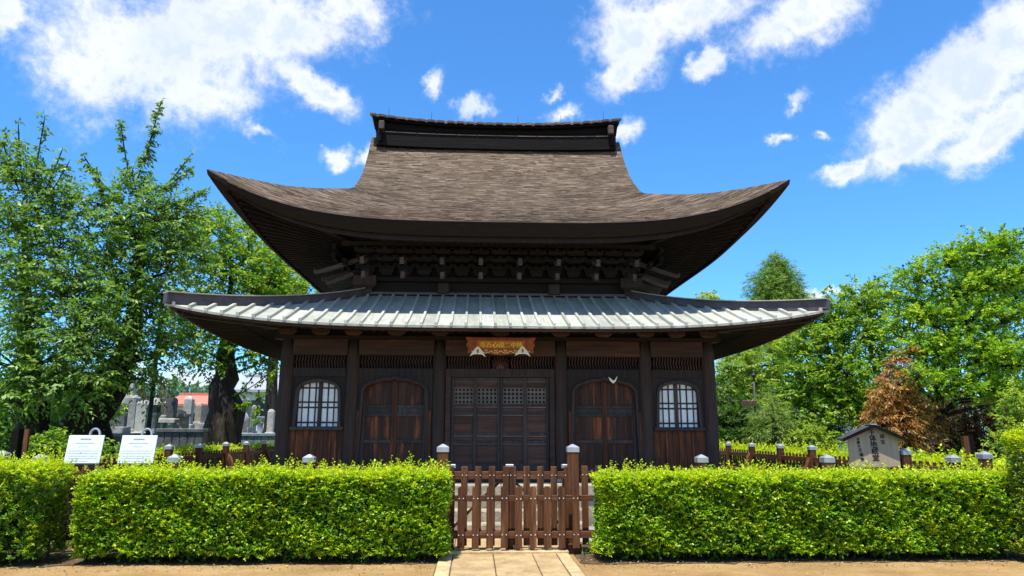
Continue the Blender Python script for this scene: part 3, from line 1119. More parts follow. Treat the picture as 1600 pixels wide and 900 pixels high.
so = MB()
for k in range(4):
    grid(so, lsoff, QS, list(np.linspace(0, 1, 6)), k)
so.build('lower_soffit', W_EAVE, hall, smooth=True)
swept('eave_drip', lambda q, r: lo_pt(q, 0), 0, 0.05, 0.035, 0.004, METAL, qs=QS)
swept('eave_board', lsoff, 0.005, 0.05, 0.05, 0.005, W_BEAM, qs=QS)
swept('eave_board', lsoff, 0.45, 0.05, 0.06, 0.0, W_BEAM)
rafters('lower_flying_rafters', lsoff, 80, 0.05, 0.5, 0.055, 0.075, 0.05, W_EAVE)
rafters('lower_base_rafters', lsoff, 80, 0.42, 0.99, 0.055, 0.065, 0.045, W_EAVE)
corner_beam(lsoff, 0.10, 1.0, 0.15, 0.16, 0.08)
for k in range(4):
    rings = []
    for i in range(15):
        t = i / 14
        x, y, z = lo_pt(1, t)
        # sideways direction across the hip is (1, 1) in plan
        w = 0.085
        h0, h1 = -0.03, 0.14 + 0.035 * (1 - t) ** 3
        if i == 0:
            h0 = 0.0
        d = w / math.sqrt(2)
        rings.append([rot4((x - d, y - d, z + h0), k), rot4((x + d, y + d, z + h0), k), rot4((x + d * .8, y + d * .8, z + h1), k), rot4((x - d * .8, y - d * .8, z + h1), k)])
    m = MB()
    m.loft(rings)
    m.build('hip_ridge', METAL_BROWN, hall)
    rr = []
    for i in range(15):
        t = i / 14
        x, y, z = lo_pt(1, t)
        d = 0.085
        h1 = 0.142 + 0.035 * (1 - t) ** 3
        rr.append([rot4((x - d, y - d, z + h1), k), rot4((x + d, y + d, z + h1), k), rot4((x + d, y + d, z + h1 + .018), k), rot4((x - d, y - d, z + h1 + .018), k)])
    m = MB()
    m.loft(rr)
    m.build('hip_ridge_cap', METAL, hall)
    m = MB()
    m.beam(rot4((-2.9, -2.93, 4.50), k), rot4((2.9, -2.93, 4.50), k), 0.12, 0.05)
    m.build('roof_flashing', METAL_BROWN, hall)

# ------------------------------------------------------------------ facade
CXS = (-4.11, -2.85, -1.18, 1.18, 2.85, 4.11)
for x in CXS:
    m = MB()
    m.lathe([(.125, .80), (.145, 1.0), (.145, 2.4), (.135, 3.1), (.105, 3.36)], (x, 0.10, 0), 16)
    m.build('pillar', W_POST, hall, smooth=True)
    m = MB()
    m.lathe([(.24, .69), (.24, .72), (.16, .80)], (x, 0.10, 0), 16)
    m.build('pillar_base', STONE, hall, smooth=False)
for x in (-4.11, 4.11):
    for y in (1.36, 3.03, 5.37, 7.04, 8.3):
        m = MB()
        m.lathe([(.145, .80), (.145, 2.4), (.135, 3.1), (.105, 3.36)], (x, y, 0), 12)
        m.build('pillar', W_POST, hall, smooth=True)
    s = 1 if x > 0 else -1
    MB().box(min(s * 3.98, s * 4.06), max(s * 3.98, s * 4.06), 0.25, 8.2, 0.7, 3.5).build('side_wall', W_WALL, hall)
    MB().box(min(s * 4.02, s * 4.15), max(s * 4.02, s * 4.15), 0.22, 8.2, 3.06, 3.35).build('side_beam', W_SIDE, hall)
    MB().box(min(s * 4.02, s * 4.13), max(s * 4.02, s * 4.13), 0.22, 8.2, 2.64, 2.80).build('side_beam', W_SIDE, hall)
    MB().box(min(s * 4.02, s * 4.16), max(s * 4.02, s * 4.16), 0.22, 8.2, 0.70, 0.90).build('side_beam', W_SIDE, hall)
MB().box(-4.0, 4.0, 8.2, 8.3, 0.7, 3.5).build('back_wall', W_WALL, hall)
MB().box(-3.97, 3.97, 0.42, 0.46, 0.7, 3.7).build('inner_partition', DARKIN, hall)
for x0, x1 in zip(CXS[:-1], CXS[1:]):
    MB().box(x0 + .11, x1 - .11, 0.0, 0.14, 3.06, 3.355).build('head_beam', W_BEAM, hall)
    MB().box(x0 + .125, x1 - .125, 0.02, 0.14, 2.65, 2.805).build('tie_beam', W_WALL if abs(x0 + x1) > 0.1 else W_POST, hall)
    MB().box(x0 + .125, x1 - .125, 0.01, 0.16, 0.70, 0.86).build('ground_sill', W_BEAM, hall)
MB().box(-4.35, 4.35, -0.06, 0.22, 3.36, 3.43).build('top_plate', W_EAVE, hall)
MB().box(-4.6, 4.6, -0.02, 0.14, 3.56, 3.66).build('wall_purlin', W_SHADE, hall)
MB().box(-4.0, 4.0, 0.10, 0.13, 3.43, 3.62).build('frieze_board', W_SHADE, hall)
for x in (-4.11, -3.47, -2.85, -2.02, -1.18, 0.0, 1.18, 2.02, 2.85, 3.47, 4.11):
    m = MB()
    m.loft([[(x - a, -0.05 - a * .3, z), (x + a, -0.05 - a * .3, z), (x + a, 0.12, z), (x - a, 0.12, z)] for a, z in ((.10, 3.432), (.17, 3.48), (.17, 3.555))])
    m.build('bearing_block', W_BEAM, hall)

# bowed lattice above the doors
for x0, x1 in zip(CXS[:-1], CXS[1:]):
    a, b = x0 + .15, x1 - .15
    mb = MB()
    centre = abs(x0 + x1) < 0.1
    n = int(round((b - a) / 0.056))
    for i in range(n):
        x = a + (b - a) * (i + .5) / n
        if centre and abs(x) < 0.17:
            continue
        pts = [(x + 0.011 * math.sin(j / 6 * 2 * math.pi * 1.5), 0.06, 2.806 + 0.252 * j / 6) for j in range(7)]
        for p, q in zip(pts[:-1], pts[1:]):
            mb.beam(p, q, 0.017, 0.03, up=(0, 1, 0))
    if centre:
        mb.prism([(0.085 * math.cos(R(180 * j / 10)), 2.808 + 0.10 * math.sin(R(180 * j / 10))) for j in range(11)], 0.03, 0.09)
        for j in range(13):
            an = R(180 * (j + .0) / 12)
            ln = min(0.24, 0.16 / max(abs(math.cos(an)), 0.05))
            mb.beam((0.1 * math.cos(an), .06, 2.815 + .1 * math.sin(an)), (ln * math.cos(an), .06, 2.815 + ln * math.sin(an)), .016, .03, up=(0, 1, 0))
    o = mb.build('transom_lattice', W_PANEL, hall)
    o['kind'] = 'stuff'

CUSP = [(0, 1.0), (.05, .94), (.12, .86), (.28, .84), (.44, .80), (.56, .71), (.62, .63), (.69, .62), (.82, .52), (.92, .34), (.98, .14), (1.0, 0)]
LOBE = [(0, 1.0), (.06, .95), (.2, .93), (.42, .88), (.62, .76), (.74, .68), (.86, .52), (.95, .28), (1.0, 0)]


def arch_line(cx, hb, hs, z0, zs, zt, shape):
    left = [(cx - hb, z0), (cx - hs, zs)] + [(cx - hs * a, zs + (zt - zs) * b) for a, b in reversed(shape[:-1])]
    right = [(cx + hs * a, zs + (zt - zs) * b) for a, b in shape[1:-1]] + [(cx + hs, zs), (cx + hb, z0)]
    return left + right


def arch_wall(mb, x0, x1, z1, pts, y0, y1):
    z0, zs = pts[0][1], pts[1][1]
    mb.quad((x0, y0, z0), (pts[0][0], y0, z0), (pts[1][0], y0, zs), (x0, y0, zs))
    mb.quad((pts[-1][0], y0, z0), (x1, y0, z0), (x1, y0, zs), (pts[-2][0], y0, zs))
    mb.quad((x0, y0, zs), (pts[1][0], y0, zs), (pts[1][0], y0, z1), (x0, y0, z1))
    mb.quad((pts[-2][0], y0, zs), (x1, y0, zs), (x1, y0, z1), (pts[-2][0], y0, z1))
    for a, b in zip(pts[1:-2], pts[2:-1]):
        mb.quad((a[0], y0, a[1]), (b[0], y0, b[1]), (b[0], y0, z1), (a[0], y0, z1))
    for a, b in zip(pts[:-1], pts[1:]):
        mb.quad((a[0], y0, a[1]), (a[0], y1, a[1]), (b[0], y1, b[1]), (b[0], y0, b[1]))


def arch_frame(mb, pts, w, y0, y1):
    P = [Vector((x, 0, z)) for x, z in pts]
    rings = []
    for i, p in enumerate(P):
        d = (P[min(i + 1, len(P) - 1)] - P[max(0, i - 1)]).normalized()
        n = Vector((-d.z, 0, d.x))
        o = p + n * w
        rings.append([(p.x, y0, p.z), (o.x, y0, o.z), (o.x, y1, o.z), (p.x, y1, p.z)])
    mb.loft(rings)


# outer bays: cusped paper windows over weathered boards
for sx in (-1, 1):
    cx = sx * 3.48
    xa, xb = sorted((sx * 2.965, sx * 3.99))
    pts = arch_line(cx, 0.40, 0.37, 1.70, 2.36, 2.545, LOBE)
    m = MB()
    arch_wall(m, xa, xb, 2.65, pts, 0.05, 0.12)
    m.build('window_wall', W_WALL, hall)
    fr = MB()
    arch_frame(fr, pts, 0.055, 0.005, 0.06)
    win = fr.build('window', W_DOORB, hall)
    MB().box(cx - .50, cx + .50, -0.01, 0.10, 1.64, 1.70).build('sill', W_DOORB, win)
    # column edges of the paper panes, sliver towards the middle of the hall
    cols = [(-.375, -.315), (-.295, -.195), (-.170, -.070), (-.045, -.005), (.070, .165), (.190, .285), (.305, .375)]
    if sx > 0:
        cols = [(-b, -a) for a, b in reversed(cols)]
    rows = [(1.712, 1.765), (1.795, 2.045), (2.075, 2.145), (2.175, 2.415), (2.445, 2.55)]
    for a, b in cols:
        for z0, z1 in rows:
            MB().box(cx + a - .004, cx + b + .004, 0.115, 0.119, z0 - .004, z1 + .004).build('pane', PAPER, win)
    xe = sorted([c for ab in cols for c in ab])
    gaps = [(-.42, xe[0])] + [(xe[i], xe[i + 1]) for i in range(1, len(xe) - 1, 2)] + [(xe[-1], .42)]
    for a, b in gaps:
        MB().box(cx + a, cx + b, 0.085 if b - a > .05 else 0.098, 0.125, 1.70, 2.56).build('muntin', W_DOORB, win)
    zb = [1.70] + [z for ab in rows for z in ab] + [2.58]
    for i in range(0, len(zb), 2):
        if zb[i + 1] - zb[i] > 0.004 and zb[i] > 1.71 and zb[i] < 2.5:
            MB().box(cx + cols[0][0], cx + cols[-1][1], 0.104, 0.1145, zb[i], zb[i + 1]).build('cross_muntin', W_DOORB, win)
    MB().box(cx - .42, cx + .42, 0.127, 0.135, 1.68, 2.6).build('backing_board', W_DOORB, win)
    xs = np.linspace(xa, xb, 9)
    for i in range(8):
        MB().box(xs[i] + .003, xs[i + 1] - .003, 0.06 + random.uniform(0, .012), 0.10, 0.86, 1.635).build('board', W_BOARD, hall)
    for i in (2, 4, 6):
        MB().box(xs[i] - .014, xs[i] + .014, 0.035, 0.058, 0.86, 1.635).build('batten', W_BOARD, hall)

# second bays: cusped double doors
for sx in (-1, 1):
    cx = sx * 2.03
    xa, xb = sorted((sx * 1.31, sx * 2.72))
    pts = arch_line(cx, 0.64, 0.585, 0.86, 2.36, 2.605, CUSP)
    m = MB()
    arch_wall(m, xa, xb, 2.65, pts, 0.03, 0.10)
    m.build('door_wall', W_WALL, hall)
    m = MB()
    arch_frame(m, pts, 0.055, -0.015, 0.035)
    m.build('arch_moulding', W_POST, hall)
    for sd in (-1, 1):
        d = new_obj('door', None, hall, Vector((cx, 0.0, 0.86)) - ORG[hall.name])
        ORG[d.name] = Vector((cx, 0.0, 0.86))
        a, b = sorted((cx + sd * 0.0, cx + sd * 0.655))
        for x0, x1 in ((cx + sd * .002, cx + sd * .052), (cx + sd * .56, cx + sd * .655)):
            x0, x1 = sorted((x0, x1))
            MB().box(x0, x1, 0.10, 0.15, 0.87, 2.62).build('stile', W_BOARD if x0 < cx + .06 and x1 > cx - .06 else W_DOORB, d)
        ia, ib = sorted((cx + sd * .054, cx + sd * .558))
        for z0, z1 in ((.87, .95), (1.40, 1.46), (1.90, 1.95), (2.06, 2.11)):
            MB().box(ia, ib, 0.092, 0.14, z0, z1).build('rail', W_DOORB, d)
        for z0, z1 in ((.952, 1.398), (1.462, 1.898), (1.952, 2.058), (2.112, 2.62)):
            wd = (ib - ia) / 3
            if z1 - z0 < .2:
                MB().box(ia, ib, 0.118, 0.14, z0, z1).build('panel', W_DOORB, d)
                continue
            for j in range(3):
                MB().box(ia + wd * j + .002, ia + wd * (j + 1) - .002, 0.116 + random.uniform(0, .006), 0.14, z0, z1).build('panel', W_DOORR, d)
    MB().box(cx - .70, cx + .70, 0.155, 0.165, 0.86, 2.62).build('door_backing', DARKIN, hall)
    # pale patch boards beside the doors
    MB().box(cx - .705, cx - .66, 0.0, 0.03, .87, 2.0).build('jamb', W_BOARD, hall)
    MB().box(cx + .66, cx + .705, 0.0, 0.03, .87, 2.0).build('jamb', W_BOARD, hall)

# centre bay: pair of panelled doors with pierced grilles
MB().box(-1.05, -.955, 0.0, 0.13, .86, 2.65).build('door_post', W_BEAM, hall)
MB().box(.955, 1.05, 0.0, 0.13, .86, 2.65).build('door_post', W_BEAM, hall)
for sx in (-1, 1):
    d = new_obj('door', None, hall, Vector((sx * .475, 0, .86)) - ORG[hall.name])
    ORG[d.name] = Vector((sx * .475, 0, .86))
    for x0, x1 in ((.003, .055), (.445, .52), (.885, .95)):
        a, b = sorted((sx * x0, sx * x1))
        MB().cham(a, b, 0.055, 0.115, .865, 2.645, .006).build('stile', W_DOORB, d)
    for x0, x1 in ((.055, .445), (.52, .885)):
        a, b = sorted((sx * x0, sx * x1))
        for z0, z1, kind in ((2.56, 2.642, 'rail'), (2.47, 2.56, 'panel'), (2.445, 2.47, 'rail'), (2.14, 2.445, 'lattice'), (2.07, 2.14, 'rail'), (1.975, 2.07, 'panel'),
                             (1.915, 1.975, 'rail'), (1.60, 1.915, 'panel'), (1.525, 1.60, 'rail'), (1.44, 1.525, 'panel'), (1.375, 1.44, 'rail'), (1.02, 1.375, 'panel'), (.865, 1.02, 'rail')):
            if kind == 'rail':
                MB().box(a + .001, b - .001, 0.07, 0.11, z0, z1).build('rail', W_PANEL if z1 - z0 < .04 else W_DOORB, d)
                if z1 - z0 > .05:
                    MB().box(a + .001, b - .001, 0.062, 0.069, z0 - .004, z0 + .014).build('bead', W_GRILLE, d)
            elif kind == 'panel':
                MB().box(a + .001, b - .001, 0.09, 0.11, z0 + .001, z1 - .001).build('panel', W_PANEL, d)
            else:
                lm = MB()
                nx, nz = 5, 4
                w, h = (b - a), (z1 - z0)
                for i in range(nx + 1):
                    x = a + w * i / nx
                    lm.box(max(a, x - .018), min(b, x + .018), .075, .10, z0, z1)
                for j in range(nz + 1):
                    z = z0 + h * j / nz
                    lm.box(a, b, .078, .098, max(z0, z - .017), min(z1, z + .017))
                # rounded corners of each hole
                for i in range(nx):
                    for j in range(nz):
                        x, z = a + w * (i + .5) / nx, z0 + h * (j + .5) / nz
                        for ux, uz in ((-1, 1), (1, -1)):
                            px, pz = x + ux * w / nx * .30, z + uz * h / nz * .30
                            lm.prism([(px - .012 * ux, pz + .012 * uz), (px + .016 * ux, pz + .016 * uz), (px + .012 * ux, pz - .012 * uz)], .08, .096)
                lm.build('grille', W_GRILLE, d)
                MB().box(a, b, .13, .134, z0, z1).build('grille_backing', DARKIN, d)
    MB().box(*sorted((sx * .02, sx * .95)), .118, .126, .866, 2.644).build('door_back', DARKIN, d)


# ------------------------------------------------------------------ hanging name board and cloths
def text_geo(body, size, extr=0.0):
    c = bpy.data.curves.new('lettering', 'FONT')
    c.body = body
    c.size = size
    c.align_x = 'CENTER'
    c.align_y = 'CENTER'
    c.resolution_u = 2
    c.extrude = extr
    o = bpy.data.objects.new('lettering', c)
    COL.objects.link(o)
    dg = bpy.context.evaluated_depsgraph_get()
    me = bpy.data.meshes.new_from_object(o.evaluated_get(dg))
    V = [tuple(v.co) for v in me.vertices]
    Fc = [tuple(p.vertices) for p in me.polygons]
    bpy.data.objects.remove(o)
    bpy.data.curves.remove(c)
    bpy.data.meshes.remove(me)
    # centre on the drawn strokes
    if V:
        mx = (min(v[0] for v in V) + max(v[0] for v in V)) / 2
        my = (min(v[1] for v in V) + max(v[1] for v in V)) / 2
        V = [(x - mx, y - my, z) for x, y, z in V]
    return V, Fc


def add_text(mb, body, size, M, extr=0.002, bold=0.0):
    V, Fc = text_geo(body, size, extr)
    for dx in ((0,) if not bold else (-bold, bold)):
        n = len(mb.v)
        mb.v += [tuple(M @ Vector((x + dx, y + dx * .3, z + abs(dx) * .05))) for x, y, z in V]
        for f in Fc:
            mb.face(tuple(n + i for i in f))


plq = thing('name_plaque', (0, 0, 0), 'red-brown name plaque with raised gold characters hung over the middle doors', 'plaque')
PC = Vector((-0.01, -0.40, 3.205))
PM = Matrix.Translation(PC) @ Matrix.Rotation(R(90 + 14), 4, 'X')


def local(mb, M):
    mb.v = [tuple(M @ Vector(p)) for p in mb.v]
    return mb


# outline with curled corners, local x right, y up, z towards the viewer
half = [(0, .165), (.50, .165), (.60, .17), (.665, .175), (.655, .12), (.625, .10), (.64, .06), (.655, .02), (.63, -.03), (.61, -.06), (.635, -.09), (.62, -.14), (.56, -.13), (.42, -.15), (.28, -.135), (.14, -.16), (0, -.175)]
out = half + [(-x, y) for x, y in reversed(half[1:-1])]
m = MB()
n = len(out)
m.loft([[(x, y, -.02) for x, y in out], [(x, y, .012) for x, y in out], [(x * .985, y * .97, .02) for x, y in out]])
local(m, PM).build('board', VERM, plq)
local(MB().box(-.455, .455, -.045, .105, .020, .026), PM).build('gold_field', GOLDD, plq)
for b in ((-.475, .475, .105, .125), (-.475, .475, -.065, -.045), (-.475, -.455, -.045, .105), (.455, .475, -.045, .105)):
    local(MB().box(b[0], b[1], b[2], b[3], .020, .036), PM).build('field_border', VERM, plq)
for i, ch in enumerate('寺万心得二中國'):
    m = MB()
    add_text(m, ch, .118, PM @ Matrix.Translation((-.34 + .70 * i / 6, .03, .030)), .002, .004)
    m.build('character', GOLD, plq)
for sx in (-1, 1):
    m = MB()
    m.tube([(sx * (.54 + .03 * math.sin(a * 1.3)), .13 - .05 * a, .03) for a in np.linspace(0, 4.6, 18)], .008, 5)
    m.tube([(sx * (.575 + .025 * math.cos(a)), .10 + .025 * math.sin(a), .03) for a in np.linspace(0, 5.5, 12)], .006, 5)
    local(m, PM).build('carved_scroll', GOLDD, plq)
sc = MB()
for i in range(6):
    x0, x1 = -.555 + i * .185, -.37 + i * .185
    sc.tube([(x0 + (x1 - x0) * f, -.085 - .045 * math.sin(math.pi * f), .026) for f in np.linspace(0, 1, 9)], .008, 5)
for i in range(6):
    x = -.46 + i * .184
    sc.tube([(x - .035, -.066, .027), (x, -.085, .028), (x + .035, -.066, .027)], .008, 5)
    sc.tube([(x - .025, -.098, .027), (x, -.085, .028), (x + .025, -.098, .027)], .006, 5)
local(sc, PM).build('gold_scallop', GOLDL, plq)


def chevron(name, c, poly, label, emblem=True):
    t = thing(name, c, label, 'ornament', 'ivory chevron ornaments on the hall front')
    k = len(poly)
    m = MB()
    front = [(c[0] + x, c[1] - .006 - .02 * abs(z), c[2] + z) for x, z in poly]
    m.loft([front, [(x, y + .010, z) for x, y, z in front]])
    m.build('chevron', IVORY, t)
    if emblem:
        m = MB()
        m.prism([(c[0] - .016, c[2] + .0), (c[0] - .022, c[2] + .035), (c[0] - .010, c[2] + .06), (c[0] + .010, c[2] + .06), (c[0] + .022, c[2] + .035), (c[0] + .016, c[2] + .0), (c[0] + .006, c[2] - .015), (c[0] - .006, c[2] - .015)], c[1] - .016, c[1] - .0085)
        m.build('emblem', EMB, t)
    # cord up to the beam
    zt = max(z for x, z in poly)
    MB().tube([(c[0], c[1] - .004, c[2] + zt - .01), (c[0], c[1] + .05, c[2] + zt + .10)], .003, 4).build('cord', IRON, t)


WING = [(0, .115), (.035, .085), (.09, .02), (.15, -.085), (.075, -.038), (0, -.03), (-.075, -.035), (-.15, -.07), (-.09, .025), (-.035, .09)]
chevron('hanging_ornament', (-0.445, -0.60, 3.06), WING, 'ivory chevron ornament hanging under the left end of the name plaque')
chevron('hanging_ornament', (0.395, -0.60, 3.07), WING, 'ivory chevron ornament hanging under the right end of the name plaque')
chevron('hanging_ornament', (2.185, -0.07, 2.60), [(0, -.07), (.05, -.03), (.09, .065), (.075, .06), (.035, .0), (0, -.015), (-.045, .03), (-.09, .055), (-.055, -.02)], 'small ivory V-shaped ornament above the right cusped door', False)

# ------------------------------------------------------------------ picket fences and gates
def zmesh(mb, name, mats):
    return mb.mesh(name, (0, 0, 0), mats)


_p = MB()
_p.cham(-.045, .045, -.011, .011, 0.10, 1.14, .006)
PICKET = zmesh(_p, 'picket', [W_FENCE])
_p = MB()
_p.cham(-.011, .011, -.045, .045, 0.10, 1.14, .006)
PICKETS = zmesh(_p, 'picket', [W_FENCE])
_p = MB()
_ar = [(-.047, .09), (.047, .09), (.047, .85)] + [(.047 * math.cos(a), .85 + .036 * math.sin(a)) for a in np.linspace(.3, math.pi - .3, 6)] + [(-.047, .85)]
_p.prism(_ar, -.012, .012)
ROUND = zmesh(_p, 'rounded_picket', [W_FENCE])
_p = MB()
for zz in (0.243, 1.02):
    for xx in (-.028, .028):
        _p.lathe([(.008, 0), (.008, .004), (.003, .006)], (0, 0, 0), 6)
        _p.v[-18:] = [(x + xx, -.012 - z, y + zz) for x, y, z in _p.v[-18:]]
SCREW = zmesh(_p, 'screw', [NAIL])
_p = MB()
for zz in (0.26, 0.728):
    for xx in (-.028, .028):
        _p.lathe([(.009, 0), (.009, .004), (.003, .006)], (0, 0, 0), 6)
        _p.v[-18:] = [(x + xx, -.013 - z, y + zz) for x, y, z in _p.v[-18:]]
SCREWR = zmesh(_p, 'screw', [NAIL])
POSTM, CAPMM = {}, {}


def post(parent, x, y, h, w=.13):
    key = (round(h, 2), w)
    if key not in POSTM:
        m = MB()
        m.cham(-w / 2, w / 2, -w / 2, w / 2, -.05, h - .085, .008)
        POSTM[key] = zmesh(m, 'post', [W_FENCE])
        a = w / 2 + .008
        m = MB()
        if w < .12:
            m.cham(-a, a, -a, a, h - .05, h, .006)
        else:
            m.loft([[(-a, -a, h - .095), (a, -a, h - .095), (a, a, h - .095), (-a, a, h - .095)], [(-a, -a, h - .03), (a, -a, h - .03), (a, a, h - .03), (-a, a, h - .03)], [(-.012, -.012, h + .012), (.012, -.012, h + .012), (.012, .012, h + .012), (-.012, .012, h + .012)]])
        CAPMM[key] = zmesh(m, 'post_cap', [CAPM])
    o = inst('post', POSTM[key], parent, (x, y, 0))
    ORG[o.name] = Vector((x, y, 0))
    new_obj('post_cap', CAPMM[key], o)
    return o


FY = -3.90
fence_r = thing('picket_fence', (4, FY, 0), 'brown picket fence with capped posts standing behind the right front hedge', 'fence')
fence_l = thing('picket_fence', (-4, FY, 0), 'brown picket fence with capped posts standing behind the left front hedge', 'fence')


def front_run(par, xs, gatepost):
    for x in xs:
        post(par, x, FY, 1.43 if abs(x - gatepost) < .01 else 1.29, .15 if abs(x - gatepost) < .01 else .14)
    for a, b in zip(xs[:-1], xs[1:]):
        for z0, z1 in ((.19, .295), (.97, 1.07)):
            MB().cham(a + .075, b - .075, FY + .0, FY + .045, z0, z1, .006).build('rail', W_FENCEX, par)
    x = xs[0] + .16
    while x < xs[-1] - .1:
        if min(abs(x - p) for p in xs) > .10:
            o = inst('picket', PICKET, par, (x, FY - .012, random.uniform(-.008, .008)))
            if abs(x) < 1.6:
                new_obj('screws', SCREW, o)['kind'] = 'stuff'
        x += .193


front_run(fence_r, [.89, 2.71, 4.52, 6.36, 7.30], .89)
front_run(fence_l, [-7.05, -6.34, -4.56, -2.75, -.92], -.92)
# gate post foot block
MB().cham(.80, .98, FY - .10, FY + .09, 0.0, .13, .012).build('post_foot', W_FENCE, fence_r)

gate = thing('picket_gate', (0, FY, 0), 'tall double picket gate with diagonal braces closed between the gate posts', 'gate')
for px in (705.4, 726.7, 748, 769, 790.7, 801.3, 822.7, 844, 865, 886.0):
    x = -.92 + (px - 693) * .00896
    new_obj('screws', SCREW, inst('picket', PICKET, gate, (x, FY - .012, .0)))['kind'] = 'stuff'
for a, b in ((-.83, -.052), (-.028, .80)):
    for z0, z1 in ((.19, .295), (.97, 1.07)):
        MB().cham(a, b, FY + .0, FY + .04, z0, z1, .006).build('rail', W_FENCEX, gate)
MB().beam((-.80, FY + .06, .30), (-.08, FY + .06, .98), .035, .07, up=(0, 1, 0)).build('brace', W_FENCEX, gate)
MB().beam((.78, FY + .06, .30), (.02, FY + .06, .98), .035, .07, up=(0, 1, 0)).build('brace', W_FENCEX, gate)
for x in (-.80, .01, .80):
    post(gate, x, FY + .10, 1.165, .10)

low = thing('low_gate', (0, FY - .2, 0), 'low picket gate of rounded boards sliding in front of the tall double gate', 'gate')
for i in range(11):
    x = .895 - i * .1935
    if x < -.95:
        break
    new_obj('screws', SCREWR, inst('rounded_picket', ROUND, low, (x, FY - .20, random.uniform(-.006, .006))))['kind'] = 'stuff'
for z0, z1 in ((.217, .303), (.69, .768)):
    MB().cham(-.98, 1.13, FY - .185, FY - .145, z0, z1, .006).build('rail', W_FENCEX, low)
sill = thing('threshold_stone', (0, FY - .2, 0), 'pale stone threshold bar lying under the low gate', 'threshold')
MB().cham(-.82, .79, FY - .26, FY - .09, 0.0, .062, .01).build('bar', KERB, sill)


def side_run(name, X, ys, label, braces):
    par = thing(name, (X, 2, 0), label, 'fence')
    s = 1 if X > 0 else -1
    for y in ys:
        post(par, X, y, 1.33, .14)
    for a, b in zip(ys[:-1], ys[1:]):
        for z0, z1 in ((.19, .295), (.97, 1.07)):
            MB().cham(X - .02, X + .02, a + .075, b - .075, z0, z1, .006).build('rail', W_FENCEY, par)
    y = ys[0] + .16
    while y < ys[-1] - .1:
        if min(abs(y - p) for p in ys) > .10:
            inst('picket', PICKETS, par, (X + s * .032, y, random.uniform(-.008, .008)))
        y += .193
    for y in braces:
        MB().beam((X - s * .62, y - .25, .02), (X - s * .05, y, 1.05), .085, .085).build('brace', W_FENCE, par)


YS = [-3.72, -2.0, -.15, 1.7, 3.6, 5.55, 7.5, 9.4, 11.3]
side_run('side_picket_fence', 7.02, [-3.62, -1.53, .2, 2.21, 3.99, 5.94, 7.86, 9.7, 11.6], 'long brown picket fence running back past the right corner of the hall', (2.21, 5.94, 9.7))
side_run('side_picket_fence', -7.02, [-3.62, -1.6, .3, 2.22, 4.02, 6.02, 7.82, 9.74, 11.6], 'long brown picket fence running back past the left corner of the hall', (6.02, 9.74))

# ------------------------------------------------------------------ notice board with little roof
nb = thing('notice_board', (6.50, -1.45, 0), 'pale wooden notice board under a small gabled roof with black brush characters', 'notice board', rotz=R(-9))
ORG[nb.name] = Vector((0, 0, 0))
m = MB()
m.prism([(-.42, 1.02), (.42, 1.02), (.42, 1.50), (0, 1.70), (-.42, 1.50)], -.02, .02)
m.build('board', W_SIGN, nb)
for x in (-.36, .36):
    MB().cham(x - .04, x + .04, .022, .09, 0.0, 1.5, .006).build('post', W_FENCE, nb)
MB().cham(-.45, .45, -.035, .03, .98, 1.018, .005).build('bottom_rail', W_BLACK, nb)
for sx in (-1, 1):
    m = MB()
    m.hexa([(0, -.115, 1.715), (sx * .53, -.115, 1.475), (sx * .53, .24, 1.475), (0, .24, 1.715), (0, -.115, 1.748), (sx * .53, -.115, 1.508), (sx * .53, .24, 1.508), (0, .24, 1.748)])
    m.build('roof_slope', ROOFG if False else METAL_BROWN, nb)
    m = MB()
    m.hexa([(sx * .004, -.14, 1.695), (sx * .54, -.14, 1.452), (sx * .54, -.117, 1.452), (sx * .004, -.117, 1.695), (sx * .004, -.14, 1.752), (sx * .54, -.14, 1.509), (sx * .54, -.117, 1.509), (sx * .004, -.117, 1.752)])
    m.build('barge_board', W_BLACK, nb)
MB().box(-.05, .05, -.145, .25, 1.742, 1.765).build('ridge_cap', CAPM, nb)
SM = Matrix.Rotation(R(90), 4, 'X')
for ch, x, z, sz in (('千', -.01, 1.615, .115), ('体', .0, 1.515, .115), ('地', .005, 1.41, .12), ('蔵', .015, 1.30, .125), ('堂', .02, 1.185, .12),
                     ('国', .16, 1.545, .075), ('宝', .16, 1.455, .08), ('金', -.25, 1.50, .055), ('剛', -.25, 1.44, .055), ('山', -.245, 1.385, .055),
                     ('正', -.23, 1.315, .07), ('福', -.22, 1.235, .07), ('寺', -.21, 1.155, .07)):
    m = MB()
    add_text(m, ch, sz, Matrix.Translation((x, -.0225, z)) @ SM, .0015, .0035 if sz > .1 else .002)
    m.build('character', INK, nb)

